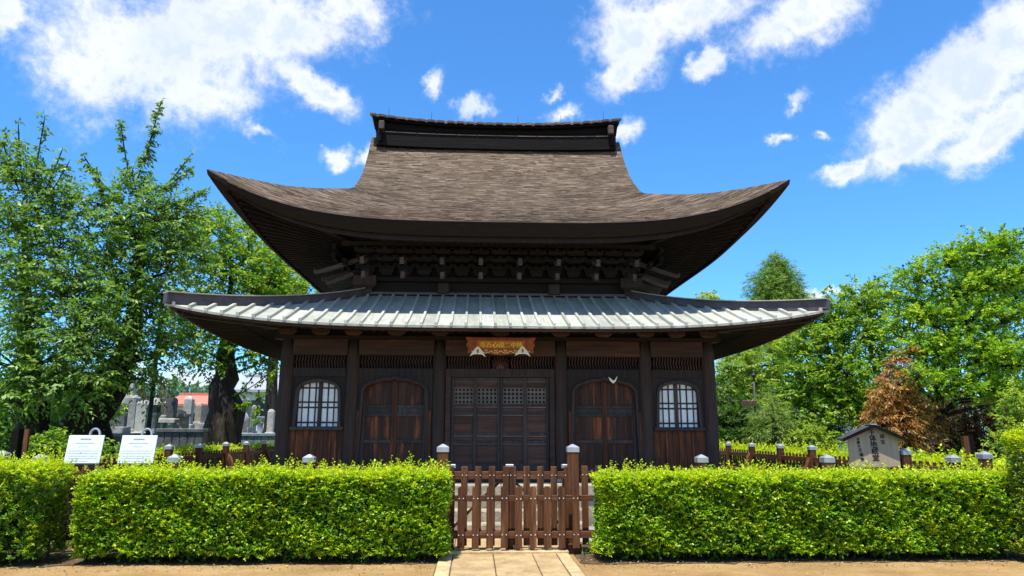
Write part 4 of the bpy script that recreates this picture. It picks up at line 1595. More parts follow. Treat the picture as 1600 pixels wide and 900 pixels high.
# ------------------------------------------------------------------ white information plates
def info_plate(px0, px1, label, seed):
    r = random.Random(seed)
    Y = -3.30
    a, b = at(px0 + 6, 680, Y).x, at(px1 + 3, 680, Y).x
    x = (at(px0, 722, Y).x + at(px1, 722, Y).x) / 2
    t = thing('information_sign', (x, Y, 0), label, 'sign', 'white information signs behind the left hedge')
    ORG[t.name] = Vector((0, 0, 0))
    M = Matrix.Translation((0.0, 0, 1.155)) @ Matrix.Rotation(R(79), 4, 'X')
    w, h = .25, .40
    m = MB()
    m.cham(-w, w, 0, h, -.008, .008, .004)
    local(m, M).build('plate', WHITE, t)
    m = MB()
    m.box(-w - .004, w + .004, -.018, 0, -.02, .012)
    local(m, M).build('lower_frame', IRON, t)
    pr = MB()
    pr.box(-.08, .075, h - .068, h - .046, .0085, .0095)
    rows = [(h - .115, -.13, .13, .020), (h - .165, -.075, .06, .014)] + [(h - .225 - .036 * i, -.2, .2 - .12 * (i == 4), .013) for i in range(5)]
    for y, x0, x1, hh in rows:
        q = x0
        while q < x1:
            ln = r.uniform(.008, .016)
            pr.box(q, q + ln, y - hh / 2 * r.uniform(.5, 1), y + hh / 2 * r.uniform(.5, 1), .0085, .0092)
            q += ln + .005
    o = local(pr, M).build('print', INKG, t)
    o['kind'] = 'stuff'
    for sx in (-.16, .16):
        MB().tube([(sx, .16, 0), (sx, .16, 1.2)], .022, 8).build('leg', IRON, t)
    MB().tube([(-.07 + .07 * (1 - math.cos(f)), .30, 1.555 + .085 * math.sin(f)) for f in np.linspace(0, math.pi, 13)], .018, 8).build('hoop', STEEL, t)
    MB().tube([(-.07, .30, 1.555), (-.07, .30, 0)], .0175, 8).build('hoop_leg', STEEL, t)
    MB().tube([(.07, .30, 1.555), (.07, .30, 0)], .0175, 8).build('hoop_leg', STEEL, t)


info_plate(98, 158, 'white slanted information plate below the leaning cherry trunk, the outer one of the two', 1)
info_plate(184, 240, 'white slanted information plate beside the iron lamp pole, the one nearer the hall', 2)

# ------------------------------------------------------------------ lamp posts and dark stakes
def lamp(px_top, py_top, px_bot, Y, label, r0, r1, hs=1.0):
    top, base = at(px_top, py_top, Y), at(px_bot, 690, Y)
    base.z = 0
    t = thing('lamp_post', base, label, 'lamp post')
    MB().tube([base, base.lerp(top, .5), top], [r0, (r0 + r1) / 2, r1], 10).build('pole', IRON, t, smooth=True)
    MB().lathe([(r0 * 2, 0), (r0 * 2, .05), (r0 * 1.3, .14)], base, 10).build('base', IRON, t)
    m = MB()
    m.lathe([(.03 * hs, 0), (.16 * hs, .03 * hs), (.17 * hs, .10 * hs), (.05 * hs, .20 * hs), (.02 * hs, .26 * hs)], top, 12)
    m.build('lamp_head', IRON, t, smooth=True)
    return t, top, base


lamp(254, 470, 230, 4.4, 'slim dark iron lamp pole leaning slightly between the graves and the white plates', .06, .045)
t, top, base = lamp(1178, 588, 1181, 9.0, 'dark lamp pole with a brown box hung on it, close to the hall', .05, .035, .55)
c = at(1172, 630, 8.9)
MB().cham(c.x - .24, c.x + .2, c.y - .1, c.y + .06, c.z - .09, c.z + .10, .015).build('box', BOXB, t)

t = thing('leaning_stake', at(1512, 722, -1.0), 'dark brown wooden stake standing by the fence under the bright maple', 'stake')
a, b = at(1507, 680, -1.0), at(1517, 735, -1.0)
b.z = 0
MB().beam(b, a, .10, .09).build('stake', W_FENCE, t)
MB().beam(b + Vector((.14, .1, 0)), a + Vector((.15, .1, .0)), .12, .10).build('side_stake', W_BLACK, t)
t = thing('leaning_stake', at(32, 700, 0.0), 'dark post with a red-brown side standing below the two cherry trunks', 'stake')
a, b = at(30, 672, 0), at(27, 720, 0)
b.z = 0
MB().beam(b, a, .20, .12).build('stake', W_BLACK, t)
MB().beam(b + Vector((.15, -.02, 0)), a + Vector((.17, -.02, .0)), .06, .08).build('side_stake', W_FENCE, t)

# ------------------------------------------------------------------ graveyard
def stone_box(mb, x, y, w, d, z0, z1, c=.02):
    mb.cham(x - w / 2, x + w / 2, y - d / 2, y + d / 2, z0, z1, min(c, w / 6))
    return mb


GBASE = 0.30


def grave(kind, px, pyt, pyb, wpx, Y, mat, label):
    top, k = at(px, pyt, Y), pxm(Y)
    zb, w = at(px, pyb, Y).z, wpx * k
    t = thing('gravestone', (top.x, Y, 0), label, 'gravestone')
    x, h = top.x, top.z
    if kind == 'pillar':
        stone_box(MB(), x, Y, w * 1.9, w * 1.8, 0, max(.2, zb - .28)).build('plinth', STONE, t)
        stone_box(MB(), x, Y, w * 1.45, w * 1.4, max(.2, zb - .28), zb).build('base', mat, t)
        m = MB()
        a = w / 2
        m.loft([[(x - a, Y - a, zb), (x + a, Y - a, zb), (x + a, Y + a, zb), (x - a, Y + a, zb)], [(x - a, Y - a, h - .12), (x + a, Y - a, h - .12), (x + a, Y + a, h - .12), (x - a, Y + a, h - .12)],
                [(x - a * .7, Y - a * .7, h - .03), (x + a * .7, Y - a * .7, h - .03), (x + a * .7, Y + a * .7, h - .03), (x - a * .7, Y + a * .7, h - .03)], [(x - .03, Y - .03, h), (x + .03, Y - .03, h), (x + .03, Y + .03, h), (x - .03, Y + .03, h)]])
        m.build('pillar', mat, t)
    elif kind == 'slab':
        stone_box(MB(), x, Y, w * 1.4, .6, 0, zb).build('base', STONE, t)
        m = MB()
        a = w / 2
        m.prism([(x - a, zb), (x + a, zb), (x + a, h - .1)] + [(x + a * math.cos(f), h - .1 + .1 * math.sin(f)) for f in np.linspace(.3, math.pi - .3, 5)] + [(x - a, h - .1)], Y - .11, Y + .11)
        m.build('slab', mat, t)
    elif kind == 'boards':
        for i in range(4):
            xx = x - w / 2 + w * (i + .5) / 4
            hh = h - .12 * (i % 2) - .05 * i
            m = MB()
            m.prism([(xx - .045, 0), (xx + .045, 0), (xx + .045, hh - .16), (xx + .025, hh - .12), (xx + .04, hh - .08), (xx, hh), (xx - .04, hh - .08), (xx - .025, hh - .12), (xx - .045, hh - .16)], Y - .01 + .03 * i, Y + .01 + .03 * i)
            m.build('board', W_GREY, t)
        stone_box(MB(), x, Y - .1, w * 1.1, .12, zb - .05, zb + .05).build('rack_bar', STONE, t)
    elif kind == 'lantern':
        m = MB()
        m.lathe([(w * .62, 0), (w * .62, .12), (w * .5, .22), (w * .22, .3), (w * .2, zb), (w * .5, zb + .12), (w * .5, zb + .2)], (x, Y, 0), 6)
        m.build('stand', mat, t)
        s = (h - zb)
        m = MB()
        m.lathe([(w * .34, zb + .205), (w * .40, zb + .22 + s * .32)], (x, Y, 0), 6)
        m.build('fire_box', STONE_D, t)
        m = MB()
        m.lathe([(w * .85, zb + .225 + s * .32), (w * .80, zb + .28 + s * .34), (w * .3, zb + .28 + s * .55), (w * .12, zb + .28 + s * .6), (w * .2, zb + .28 + s * .75), (.02, h)], (x, Y, 0), 6)
        m.build('roof', mat, t)
    elif kind == 'dome':
        stone_box(MB(), x, Y, w * 1.25, w, 0, zb - .12).build('plinth', STONE, t)
        m = MB()
        r = w / 2
        m.lathe([(r * .8, zb - .115)] + [(r * math.cos(f), zb + (h - zb) * .45 + (h - zb) * .55 * math.sin(f)) for f in np.linspace(-.7, 1.5, 10)], (x, Y, 0), 18)
        m.build('dome', mat, t, smooth=True)
    elif kind == 'vase':
        m = MB()
        r = w / 2
        m.lathe([(r * .9, 0), (r * .9, zb - .1), (r * 1.2, zb - .09), (r * 1.2, zb), (r * .7, zb + .02), (r * .8, (zb + h) / 2), (r * 1.1, h - .05), (r * 1.1, h), (r * .8, h)], (x, Y, 0), 12)
        m.build('vessel', mat, t, smooth=True)
    elif kind == 'bench':
        stone_box(MB(), x, Y, w, .4, h - .12, h).build('top', mat, t)
        for sx in (-1, 1):
            stone_box(MB(), x + sx * w * .32, Y, w * .16, .3, 0, h - .122).build('leg', mat, t)
    return t


G = [('pillar', 203, 588, 652, 24, 22.0, STONE_L, 'tall pale monument pillar under the cherry boughs, tallest of the graves'),
     ('pillar', 176, 640, 668, 16, 14.0, STONE_D, 'dark square gravestone just past the little yellow-leaved bush'),
     ('pillar', 209, 618, 672, 17, 13.0, STONE, 'grey gravestone directly behind the gap between the two white plates'),
     ('pillar', 226, 626, 676, 15, 10.5, STONE_L, 'pale gravestone standing against the foot of the lamp pole'),
     ('slab', 191, 630, 668, 17, 12.0, STONE_D, 'black upright slab grave between the pale monument and the grey gravestone'),
     ('lantern', 246, 624, 656, 17, 9.5, STONE, 'grey stone lantern with a wide cap just past the lamp pole'),
     ('boards', 261, 598, 652, 22, 12.0, W_GREY, 'cluster of weathered wooden grave boards behind the stone lantern'),
     ('boards', 224, 604, 650, 14, 17.0, W_GREY, 'narrow cluster of grave boards left of the lamp pole'),
     ('slab', 271, 622, 664, 12, 10.0, STONE_D, 'narrow black slab grave at the side of the grave boards'),
     ('pillar', 297, 620, 664, 12, 14.0, STONE_L, 'slim bright white stone pillar in front of the red roof'),
     ('pillar', 313, 630, 660, 9, 16.0, STONE_T, 'slim pinkish stone pillar beside the white pillar and the big trunk'),
     ('slab', 324, 634, 662, 12, 15.5, STONE_D, 'dark grave slab half behind the big trunk'),
     ('slab', 283, 641, 660, 14, 13.0, STONE_D, 'low black rounded grave on the grass before the white pillar'),
     ('pillar', 161, 648, 676, 12, 11.0, STONE_T, 'small sandy gravestone at the end of the mossy wall'),
     ('bench', 265, 655, 672, 24, 8.2, STONE_L, 'pale stone offering bench before the grave boards'),
     ('dome', 377, 642, 672, 26, 16.0, STONE_L, 'cream rounded dome stone behind the long side fence'),
     ('vase', 408, 652, 680, 11, 15.5, STONE_B, 'dark stone vase beside the hall pillar'),
     ('pillar', 384, 622, 668, 15, 20.0, STONE, 'grey gravestone rising behind the cream dome stone'),
     ('pillar', 425, 640, 676, 9, 18.0, STONE_L, 'slender pale gravestone next to the dark stone vase'),
     ('slab', 362, 640, 676, 9, 14.5, STONE_D, 'thin dark slab between the big trunk and the cream dome'),
     ('pillar', 398, 634, 674, 8, 21.0, STONE_L, 'thin pale gravestone seen over the cream dome stone'),
     ('pillar', 120, 652, 676, 13, 20.0, STONE, 'grey gravestone glimpsed past the leaning cherry trunk'),
     ('slab', 137, 646, 674, 14, 24.0, STONE_L, 'pale grave slab far beyond the leaning cherry trunk'),
     ('pillar', 240, 650, 678, 9, 15.0, STONE_D, 'small black gravestone peeping out behind the stone lantern'),
     ]
for g in G:
    grave(*g)


def wall_block(px0, px1, pyt, Y, mat, label, nblk):
    a, b = at(px0, pyt, Y), at(px1, pyt, Y)
    t = thing('stone_wall', ((a.x + b.x) / 2, Y, 0), label, 'wall')
    xs = np.linspace(a.x, b.x, nblk + 1)
    for i in range(nblk):
        for j in range(2):
            z0, z1 = a.z * j / 2, a.z * (j + 1) / 2
            MB().cham(xs[i] + .004, xs[i + 1] - .004, Y, Y + .3, z0 + .003, z1, .015).build('stone', mat, t)
    MB().cham(a.x - .03, b.x + .03, Y - .04, Y + .34, a.z + .002, a.z + .09, .015).build('coping', mat, t)


wall_block(108, 160, 666, 6.0, STONE_T, 'mossy brown stone wall beneath the yellow-leaved bush', 4)
wall_block(160, 238, 684, 4.5, STONE, 'grey stone retaining wall behind the white plates', 7)
wall_block(268, 292, 652, 10.5, STONE_T, 'sandy stone enclosure wall beside the lantern', 2)
wall_block(246, 318, 676, 6.5, STONE_D, 'dark stone kerb wall with grass before the graves', 6)
wall_block(352, 432, 682, 12.6, STONE_B, 'blue-grey stone base wall behind the side fence', 7)

# houses beyond the graves
def house(px0, px1, py_eave, py_ridge, Y, wall_m, roof_m, label, depth=6.0, win=0):
    a, b = at(px0, py_eave, Y), at(px1, py_eave, Y)
    zr = at(px0, py_ridge, Y + depth * .4).z
    t = thing('house', ((a.x + b.x) / 2, Y, 0), label, 'house')
    MB().box(a.x, b.x, Y, Y + depth, 0, a.z).build('wall', wall_m, t)
    m = MB()
    o = .5
    ym = Y + depth / 2
    m.hexa([(a.x - o, Y - o, a.z - .08), (b.x + o, Y - o, a.z - .08), (b.x + o, ym, zr - .02), (a.x - o, ym, zr - .02), (a.x - o, Y - o, a.z + .08), (b.x + o, Y - o, a.z + .08), (b.x + o, ym, zr + .15), (a.x - o, ym, zr + .15)])
    m.build('roof_slope', roof_m, t)
    m = MB()
    m.hexa([(a.x - o, ym + .003, zr - .02), (b.x + o, ym + .003, zr - .02), (b.x + o, Y + depth + o, a.z - .08), (a.x - o, Y + depth + o, a.z - .08), (a.x - o, ym + .003, zr + .15), (b.x + o, ym + .003, zr + .15), (b.x + o, Y + depth + o, a.z + .08), (a.x - o, Y + depth + o, a.z + .08)])
    m.build('roof_slope', roof_m, t)
    MB().box(a.x - o, b.x + o, ym - .15, ym + .15, zr + .1, zr + .32).build('ridge', roof_m, t)
    for i in range(win):
        x = a.x + (b.x - a.x) * (i + .5) / win
        w = MB().box(x - .5, x + .5, Y - .04, Y + .02, a.z - 1.6, a.z - .5).build('window', PLASTER, t)
        MB().box(x - .44, x + .44, Y - .05, Y - .042, a.z - 1.54, a.z - .56).build('pane', GLASSD, w)


house(266, 326, 634, 621, 42, PLASTER, ROOFR, 'low house with a red roof beyond the graves', 6, 2)
house(366, 470, 612, 592, 34, PLASTER, ROOFG, 'white building with a grey roof behind the dome stone', 8, 4)
house(150, 236, 640, 622, 60, PLASTER, ROOFG, 'pale distant house glimpsed past the lamp pole', 8, 3)
house(1396, 1470, 690, 672, 22, PLASTER, ROOFG, 'white house glimpsed under the dark plum tree', 6, 2)
house(1285, 1330, 655, 640, 30, PLASTER, ROOFG, 'pale house glimpsed through the leaves over the notice board', 6, 1)

# far net fence between the graves and the wood
t = thing('net_fence', at(290, 640, 30), 'tall green net fence standing behind the red-roofed house', 'net fence')
a, b = at(228, 606, 50), at(332, 606, 50)
for i in range(4):
    p = a.lerp(b, i / 3)
    MB().tube([(p.x, p.y, 0), (p.x, p.y, a.z)], .06, 6).build('post', STEEL, t)
m = MB()
for i in range(46):
    x = a.x + (b.x - a.x) * i / 45
    m.beam((x, 50, 0), (x, 50, a.z), .016, .016)
for j in range(24):
    m.beam((a.x, 50.02, a.z * (j + 1) / 24), (b.x, 50.02, a.z * (j + 1) / 24), .016, .016)
o = m.build('net', NETM, t)
o['kind'] = 'stuff'

# ------------------------------------------------------------------ plants
def link_leaves(name, parent, parts, mats, mi):
    """parts: list of (P, D, N, L, W) -> one foliage object under parent"""
    P, D, N, L, W = (np.concatenate([p[i] for p in parts]) for i in range(5))
    V, Fq = leaves_arrays(P, D, N, L, W)
    me = fast_mesh(name, V - np.array(ORG[parent.name]), Fq, mi, mats)
    return new_obj(name, me, parent)


def sprays(base, axis, ln, n, L, W, droop, upn=0.9, side=0.85):
    """n leaves alternating along each twig; base, axis (k,3); ln (k,)"""
    k = len(base)
    axis = unit(axis)
    f = np.linspace(0.12, 1.0, n)
    P = base[:, None, :] + axis[:, None, :] * (ln[:, None] * f[None, :])[..., None]
    P[..., 2] -= droop * (f[None, :] ** 2) * ln[:, None] * 0.5
    sd = unit(np.cross(axis, np.array([0.05, 0.02, 1.0])[None, :] + 0.35 * rng.normal(size=(k, 3))))
    alt = np.where(np.arange(n) % 2 == 0, 1.0, -1.0)
    D = axis[:, None, :] * 0.6 + sd[:, None, :] * (alt[None, :, None] * side) + rng.normal(size=(k, n, 3)) * 0.28
    D[..., 2] -= droop * 0.6
    N = np.array([0, 0, upn])[None, None, :] + rng.normal(size=(k, n, 3)) * 0.45
    Ls = L * rng.uniform(0.65, 1.2, size=(k, n))
    Ws = W * rng.uniform(0.75, 1.2, size=(k, n))
    return P.reshape(-1, 3), D.reshape(-1, 3), N.reshape(-1, 3), Ls.ravel(), Ws.ravel()


def hedge(label, x0, x1, y0, y1, h, n, L=.036, W=.023, shoots=1200, shoot_h=.2, seed=0, gap=0.0, group=None, mats=None, top_yellow=0.75, cat='hedge', h1=None):
    r = np.random.default_rng(seed)
    mats = (mats or HEDGE_L) + HEDGE_Y
    cx, cy = (x0 + x1) / 2, (y0 + y1) / 2
    t = thing('hedge', (cx, cy, 0), label, cat, group)
    lx, ly = x1 - x0, y1 - y0
    areas = np.array([lx * h, lx * ly, ly * h, ly * h, lx * h * .5, lx * ly * .6])
    which = r.choice(6, size=n, p=areas / areas.sum())
    u, v = r.random(n), r.random(n)
    dep = np.minimum(r.exponential(.045, n), .22)
    P = np.zeros((n, 3))
    Nn = np.zeros((n, 3))
    zb = .10
    for kf in range(6):
        s = which == kf
        uu, vv, dd = u[s], v[s], dep[s]
        if kf in (0, 4):
            P[s] = np.stack([x0 + lx * uu, (y0 + dd) if kf == 0 else (y1 - dd), zb + (h - zb) * vv ** .92], 1)
            Nn[s] = (0, -1 if kf == 0 else 1, .25)
        elif kf == 1:
            P[s] = np.stack([x0 + lx * uu, y0 + ly * vv, h - dd], 1)
            Nn[s] = (0, 0, 1)
        elif kf in (2, 3):
            P[s] = np.stack([(x0 + dd) if kf == 2 else (x1 - dd), y0 + ly * uu, zb + (h - zb) * vv], 1)
            Nn[s] = (-1 if kf == 2 else 1, 0, .25)
        else:
            P[s] = np.stack([x0 + lx * uu, y0 + ly * vv, h * (.3 + .65 * r.random(s.sum()))], 1)
            Nn[s] = (0, 0, 1)
    X, Z, Y = P[:, 0], P[:, 2], P[:, 1]
    bulge = .022 * np.sin(X * 3.1 + 1.3 * np.sin(Z * 4 + seed)) + .024 * np.sin(X * 7.7 + Z * 6.1 + seed) + .020 * np.sin(Z * 13 + X * 4.4 + 2)
    P += Nn * bulge[:, None]
    # rounded top edges
    near_top = np.clip((Z - (h - .10)) / .10, 0, 1)
    P[:, 1] += np.where(which == 0, near_top ** 2 * .03, 0)
    # ragged foot and holes
    hole = (np.sin(X * 5.3 + seed) * np.sin(Z * 7.9 + X * 2.1) + .35 * np.sin(X * 17 + Z * 13)) > (1.25 - gap)
    foot = Z < (.07 + .06 * np.sin(X * 6.3 + seed) + .05 * np.sin(X * 15.1))
    keep = ~(hole | foot)
    P, Nn, which, Z = P[keep], Nn[keep], which[keep], Z[keep]
    k = len(P)
    ax = Nn * .75 + np.array([0, 0, .45]) + r.normal(size=(k, 3)) * .55
    nl = 8
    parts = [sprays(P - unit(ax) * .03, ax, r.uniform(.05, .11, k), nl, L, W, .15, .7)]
    tone = np.sin(P[:, 0] * 2.3 + seed) * np.sin(P[:, 2] * 5 + P[:, 0]) * .12
    rel = np.clip((Z / h - .80) / .2, 0, 1)
    rnd = r.random(k) + tone
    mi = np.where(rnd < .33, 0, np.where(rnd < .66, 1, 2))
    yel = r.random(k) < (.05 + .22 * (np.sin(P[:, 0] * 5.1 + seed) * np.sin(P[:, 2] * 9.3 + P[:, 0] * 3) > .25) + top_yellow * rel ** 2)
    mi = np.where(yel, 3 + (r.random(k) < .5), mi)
    mis = [np.repeat(mi, nl)]
    # dark inner leaves that close the hedge
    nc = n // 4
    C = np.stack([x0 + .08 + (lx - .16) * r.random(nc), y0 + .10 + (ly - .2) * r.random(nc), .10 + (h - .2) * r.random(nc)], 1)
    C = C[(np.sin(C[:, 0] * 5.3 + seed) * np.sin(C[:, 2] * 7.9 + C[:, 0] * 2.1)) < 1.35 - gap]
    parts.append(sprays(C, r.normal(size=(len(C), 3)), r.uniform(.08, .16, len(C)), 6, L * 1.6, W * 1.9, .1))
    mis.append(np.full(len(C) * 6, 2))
    # young upright shoots above the clipped top
    cl = r.random(shoots)
    sx = x0 + lx * r.random(shoots)
    sh = shoot_h * (.25 + .9 * r.random(shoots) ** 3) * (.7 + .5 * np.sin(sx * 1.9 + seed) ** 2)
    B = np.stack([sx, y0 + .04 + (ly - .06) * cl, np.full(shoots, h - .04)], 1)
    A = np.array([0, 0, 1.0]) + r.normal(size=(shoots, 3)) * .28
    ns = 9
    p = list(sprays(B, A, sh + .05, ns, L * 1.05, W * 1.1, .0, .5, .7))
    parts.append(tuple(p))
    mis.append(np.repeat(3 + (r.random(shoots) < .35), ns))
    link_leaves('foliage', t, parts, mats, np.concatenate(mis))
    st = MB()
    nst = max(6, int(max(lx, ly) * 7))
    for i in range(nst):
        f = (i + r.random()) / nst
        x, y = (x0 + lx * f, cy + r.uniform(-.2, .2) * ly) if lx > ly else (cx + r.uniform(-.2, .2) * lx, y0 + ly * f)
        pts = [(x, y, -.02)]
        for j in range(3):
            pts.append((x + r.normal() * .04 * (j + 1), y + r.normal() * .04 * (j + 1), h * .27 * (j + 1)))
        st.tube(pts, [.02, .016, .012, .006], 5)
        for j in range(3):
            a = pts[1 + j % 2]
            st.tube([a, (a[0] + r.normal() * .15, a[1] + r.normal() * .12, a[2] + r.uniform(.1, .35))], [.008, .003], 4)
    o = st.build('stems', BARK, t)
    o['kind'] = 'stuff'
    return t


hedge('long clipped lime-green hedge left of the gates, with yellow shoots on top', -5.38, -.84, -4.72, -4.08, 1.05, 22000, shoots=900, shoot_h=.20, seed=1, gap=.05)
hedge('long clipped lime-green hedge right of the gates, in front of the notice board', 1.15, 6.75, -4.76, -4.08, 1.03, 26000, shoots=1000, shoot_h=.17, seed=5, gap=.05)
hedge('looser shaded hedge end beyond a dark gap at the outer left', -8.2, -5.80, -4.86, -4.1, 1.14, 6800, L=.036, W=.019, shoots=900, shoot_h=.26, seed=9, gap=.42, top_yellow=.8, mats=[PALEG[2], HEDGE_L[1], HEDGE_L[2]])  # duller leaf mix puts the tree shade into the colour
hedge('loose tall bush at the outer right end of the clipped hedge', 6.52, 7.6, -5.15, -4.8, 1.55, 4200, L=.04, W=.02, shoots=220, shoot_h=.3, seed=12, gap=.3, mats=PALEG, cat='bush')
hedge('low yellow-green hedge outside the right side fence', 7.22, 7.9, -3.4, 12.5, 1.04, 9500, L=.075, W=.04, shoots=1500, shoot_h=.24, seed=15, top_yellow=1.0)
hedge('low yellow-green hedge outside the left side fence', -7.95, -7.22, 1.2, 12.5, 1.04, 7500, L=.075, W=.04, shoots=1100, shoot_h=.24, seed=18, top_yellow=1.0)


def weed_patch(name, kind_label, x0, x1, y0, y1, n, h, mats, seed, zb=0.0):
    r = np.random.default_rng(seed)
    B = np.stack([x0 + (x1 - x0) * r.random(n), y0 + (y1 - y0) * r.random(n), np.full(n, zb)], 1)
    A = np.array([0, 0, 1.0]) + r.normal(size=(n, 3)) * .3
    L = h * (.4 + .8 * r.random(n))
    D = unit(A)
    N = rand_unit(n) + np.array([0, -.6, 0])
    V, Fq = leaves_arrays(B, D, N, L, np.full(n, .022 + h * .03))
    me = fast_mesh(name, V, Fq, r.integers(0, len(mats), n), mats)
    o = new_obj(name, me)
    o['kind'] = 'stuff'
    return o


weed_patch('grass', '', -10.5, -7.3, 2.5, 9.5, 7000, .5, GRASSM, 31)
weed_patch('grass', '', -16, -8.2, 6.8, 16, 7000, .55, GRASSM, 32)
weed_patch('grass', '', -9.0, -4.2, -3.6, 1.5, 5200, .32, GRASSM, 33)
weed_patch('grass', '', .95, 3.4, -4.2, -3.7, 260, .10, GRASSM, 34)
weed_patch('grass', '', 8.0, 22, -2, 16, 9000, .45, GRASSM, 35)


def tree(name, label, trunk, radii, clumps, mats, L=.14, W=.065, dens=1.0, twig=(.25, .5), droop=.5, flat=.85, group=None, cat='tree', seed=0, shoots=(), bark=BARK, leaves=9, limb=.35, weights=None, upn=.9):
    """trunk: [(px, py, Y)...] from the foot up; clumps: [(px, py, radius px, Y)]"""
    r = np.random.default_rng(seed)
    global rng
    rng = np.random.default_rng(seed + 100)
    T = [at(*p) for p in trunk]
    T[0].z = -0.05
    t = thing(name, (T[0].x, T[0].y, 0), label, cat, group)
    tb = MB()
    # flared foot
    k = 10
    pts, rad = [], []
    for i in range(len(T) - 1):
        for j in range(4):
            f = j / 4
            pts.append(T[i].lerp(T[i + 1], f) + Vector(tuple(r.normal(size=3) * radii[i] * .10)))
            rad.append((radii[i] * (1 - f) + radii[i + 1] * f) * (1 + .10 * r.normal()))
    pts.append(T[-1])
    rad.append(radii[-1])
    rad[0] *= 1.35
    tb.tube(pts, rad, k)
    tb.build('trunk', bark, t, smooth=True)
    br = MB()
    parts, mis = [], []
    w = weights or [1.0 / len(mats)] * len(mats)
    for ci, (px, py, rp, Y) in enumerate(clumps):
        c = at(px, py, Y)
        R_ = rp * pxm(Y)
        # limb from the trunk to the clump
        cand = [(p, q) for p, q in zip(pts[len(pts) // 3:], rad[len(pts) // 3:])]
        best = min(cand, key=lambda pq: (pq[0] - c).length + .8 * abs(pq[0].z - (c.z - .8)))
        a = best[0]
        hub = c + Vector((0, 0, -R_ * .25))
        mid = a.lerp(hub, .5) + Vector((r.normal() * .15, r.normal() * .15, .12 * (hub - a).length * .5))
        lr = min(best[1] * .65, .035 + .05 * limb * (hub - a).length * .6)
        br.tube([a, a.lerp(mid, .5) + Vector((0, 0, .03)), mid, mid.lerp(hub, .55) + Vector(tuple(r.normal(size=3) * .06)), hub], [lr, lr * .85, lr * .7, lr * .5, lr * .32], 6)
        n = max(12, int(dens * 340 * R_ * R_ / (L * W / .0091) ** .75 / (leaves / 9)))
        d = unit(r.normal(size=(n, 3)))
        rr = R_ * r.random(n) ** (1 / 2.1)
        # uneven outline: lobes
        lob = 1 + .22 * np.sin(3 * np.arctan2(d[:, 1], d[:, 0]) + ci) + .18 * np.sin(5 * d[:, 2] + 2 * ci)
        P = np.array(c)[None, :] + d * (rr * lob)[:, None] * np.array([1.08, 1.0, flat])
        P = P[P[:, 2] > .15]
        n = len(P)
        ax = (P - np.array(hub)[None, :]) / max(R_, .1) * .8 + r.normal(size=(n, 3)) * .5 + np.array([0, 0, .15])
        ln = r.uniform(twig[0], twig[1], n)
        parts.append(sprays(P, ax, ln, leaves, L, W, droop, upn))
        mis.append(np.repeat(r.choice(len(mats), size=n, p=w), leaves))
        # secondary branches
        idx = r.choice(n, size=min(n, 26, max(5, int(n / 12))), replace=False)
        for i in idx:
            e = Vector(P[i])
            s0 = hub.lerp(mid, r.random() * .5)
            mm = s0.lerp(e, .55) + Vector(tuple(r.normal(size=3) * .10 * R_))
            br.tube([s0, mm, e, e + Vector(unit(ax[i:i + 1])[0]) * float(ln[i]) * .8], [lr * .3 + .006, lr * .2 + .005, .007, .003], 4, caps=False)
    for (px0, py0, px1, py1, Y, nl) in shoots:
        a, b = at(px0, py0, Y), at(px1, py1, Y - .2)
        n = nl
        f = np.sort(r.random(n))
        bend = np.array([0, 0, -.10 * (b - a).length])
        P = np.array(a)[None, :] * (1 - f[:, None]) + np.array(b)[None, :] * f[:, None] + bend[None, :] * (4 * f * (1 - f))[:, None] * .5
        ax = np.array(b - a)[None, :] / (b - a).length * .7 + r.normal(size=(n, 3)) * .55
        parts.append(sprays(P, ax, r.uniform(.08, .2, n), 5, L, W, droop * 1.3, upn))
        mis.append(np.repeat(r.choice(len(mats), size=n, p=w), 5))
        q = [Vector(P[i]) for i in range(0, n, max(1, n // 6))]
        br.tube([a] + q + [b], [.025] + [.016] * len(q) + [.004], 5)
    b = br.build('branches', bark, t)
    b['kind'] = 'stuff'
    link_leaves('crown', t, parts, mats, np.concatenate(mis))
    return t


# -- the two big cherries on the left
tree('cherry_tree', 'leafy cherry tree at the outer left with a dark upright trunk', [(58, 705, 2.6), (52, 640, 2.6), (42, 540, 2.6), (38, 430, 2.6), (40, 330, 2.6)], [.42, .34, .20, .09, .03],
     [(45, 290, 50, 2.4), (25, 345, 55, 2.2), (95, 385, 55, 2.5), (30, 420, 60, 2.0), (110, 450, 55, 2.2), (45, 490, 62, 1.8), (120, 530, 55, 1.9), (25, 560, 58, 1.6), (90, 590, 50, 1.7), (150, 495, 45, 2.4), (10, 250, 40, 2.6), (20, 620, 42, 1.4), (150, 600, 36, 2.0), (85, 330, 35, 2.6)],
     CHERRY, .13, .06, .72, (.25, .55), .75, .9, seed=3, weights=[.45, .35, .2],
     shoots=[(35, 290, 28, 190, 2.4, 24), (52, 285, 70, 182, 2.4, 24), (30, 300, 5, 225, 2.4, 20), (70, 300, 98, 232, 2.4, 20), (90, 330, 122, 300, 2.4, 16), (60, 330, 110, 250, 2.3, 18)])
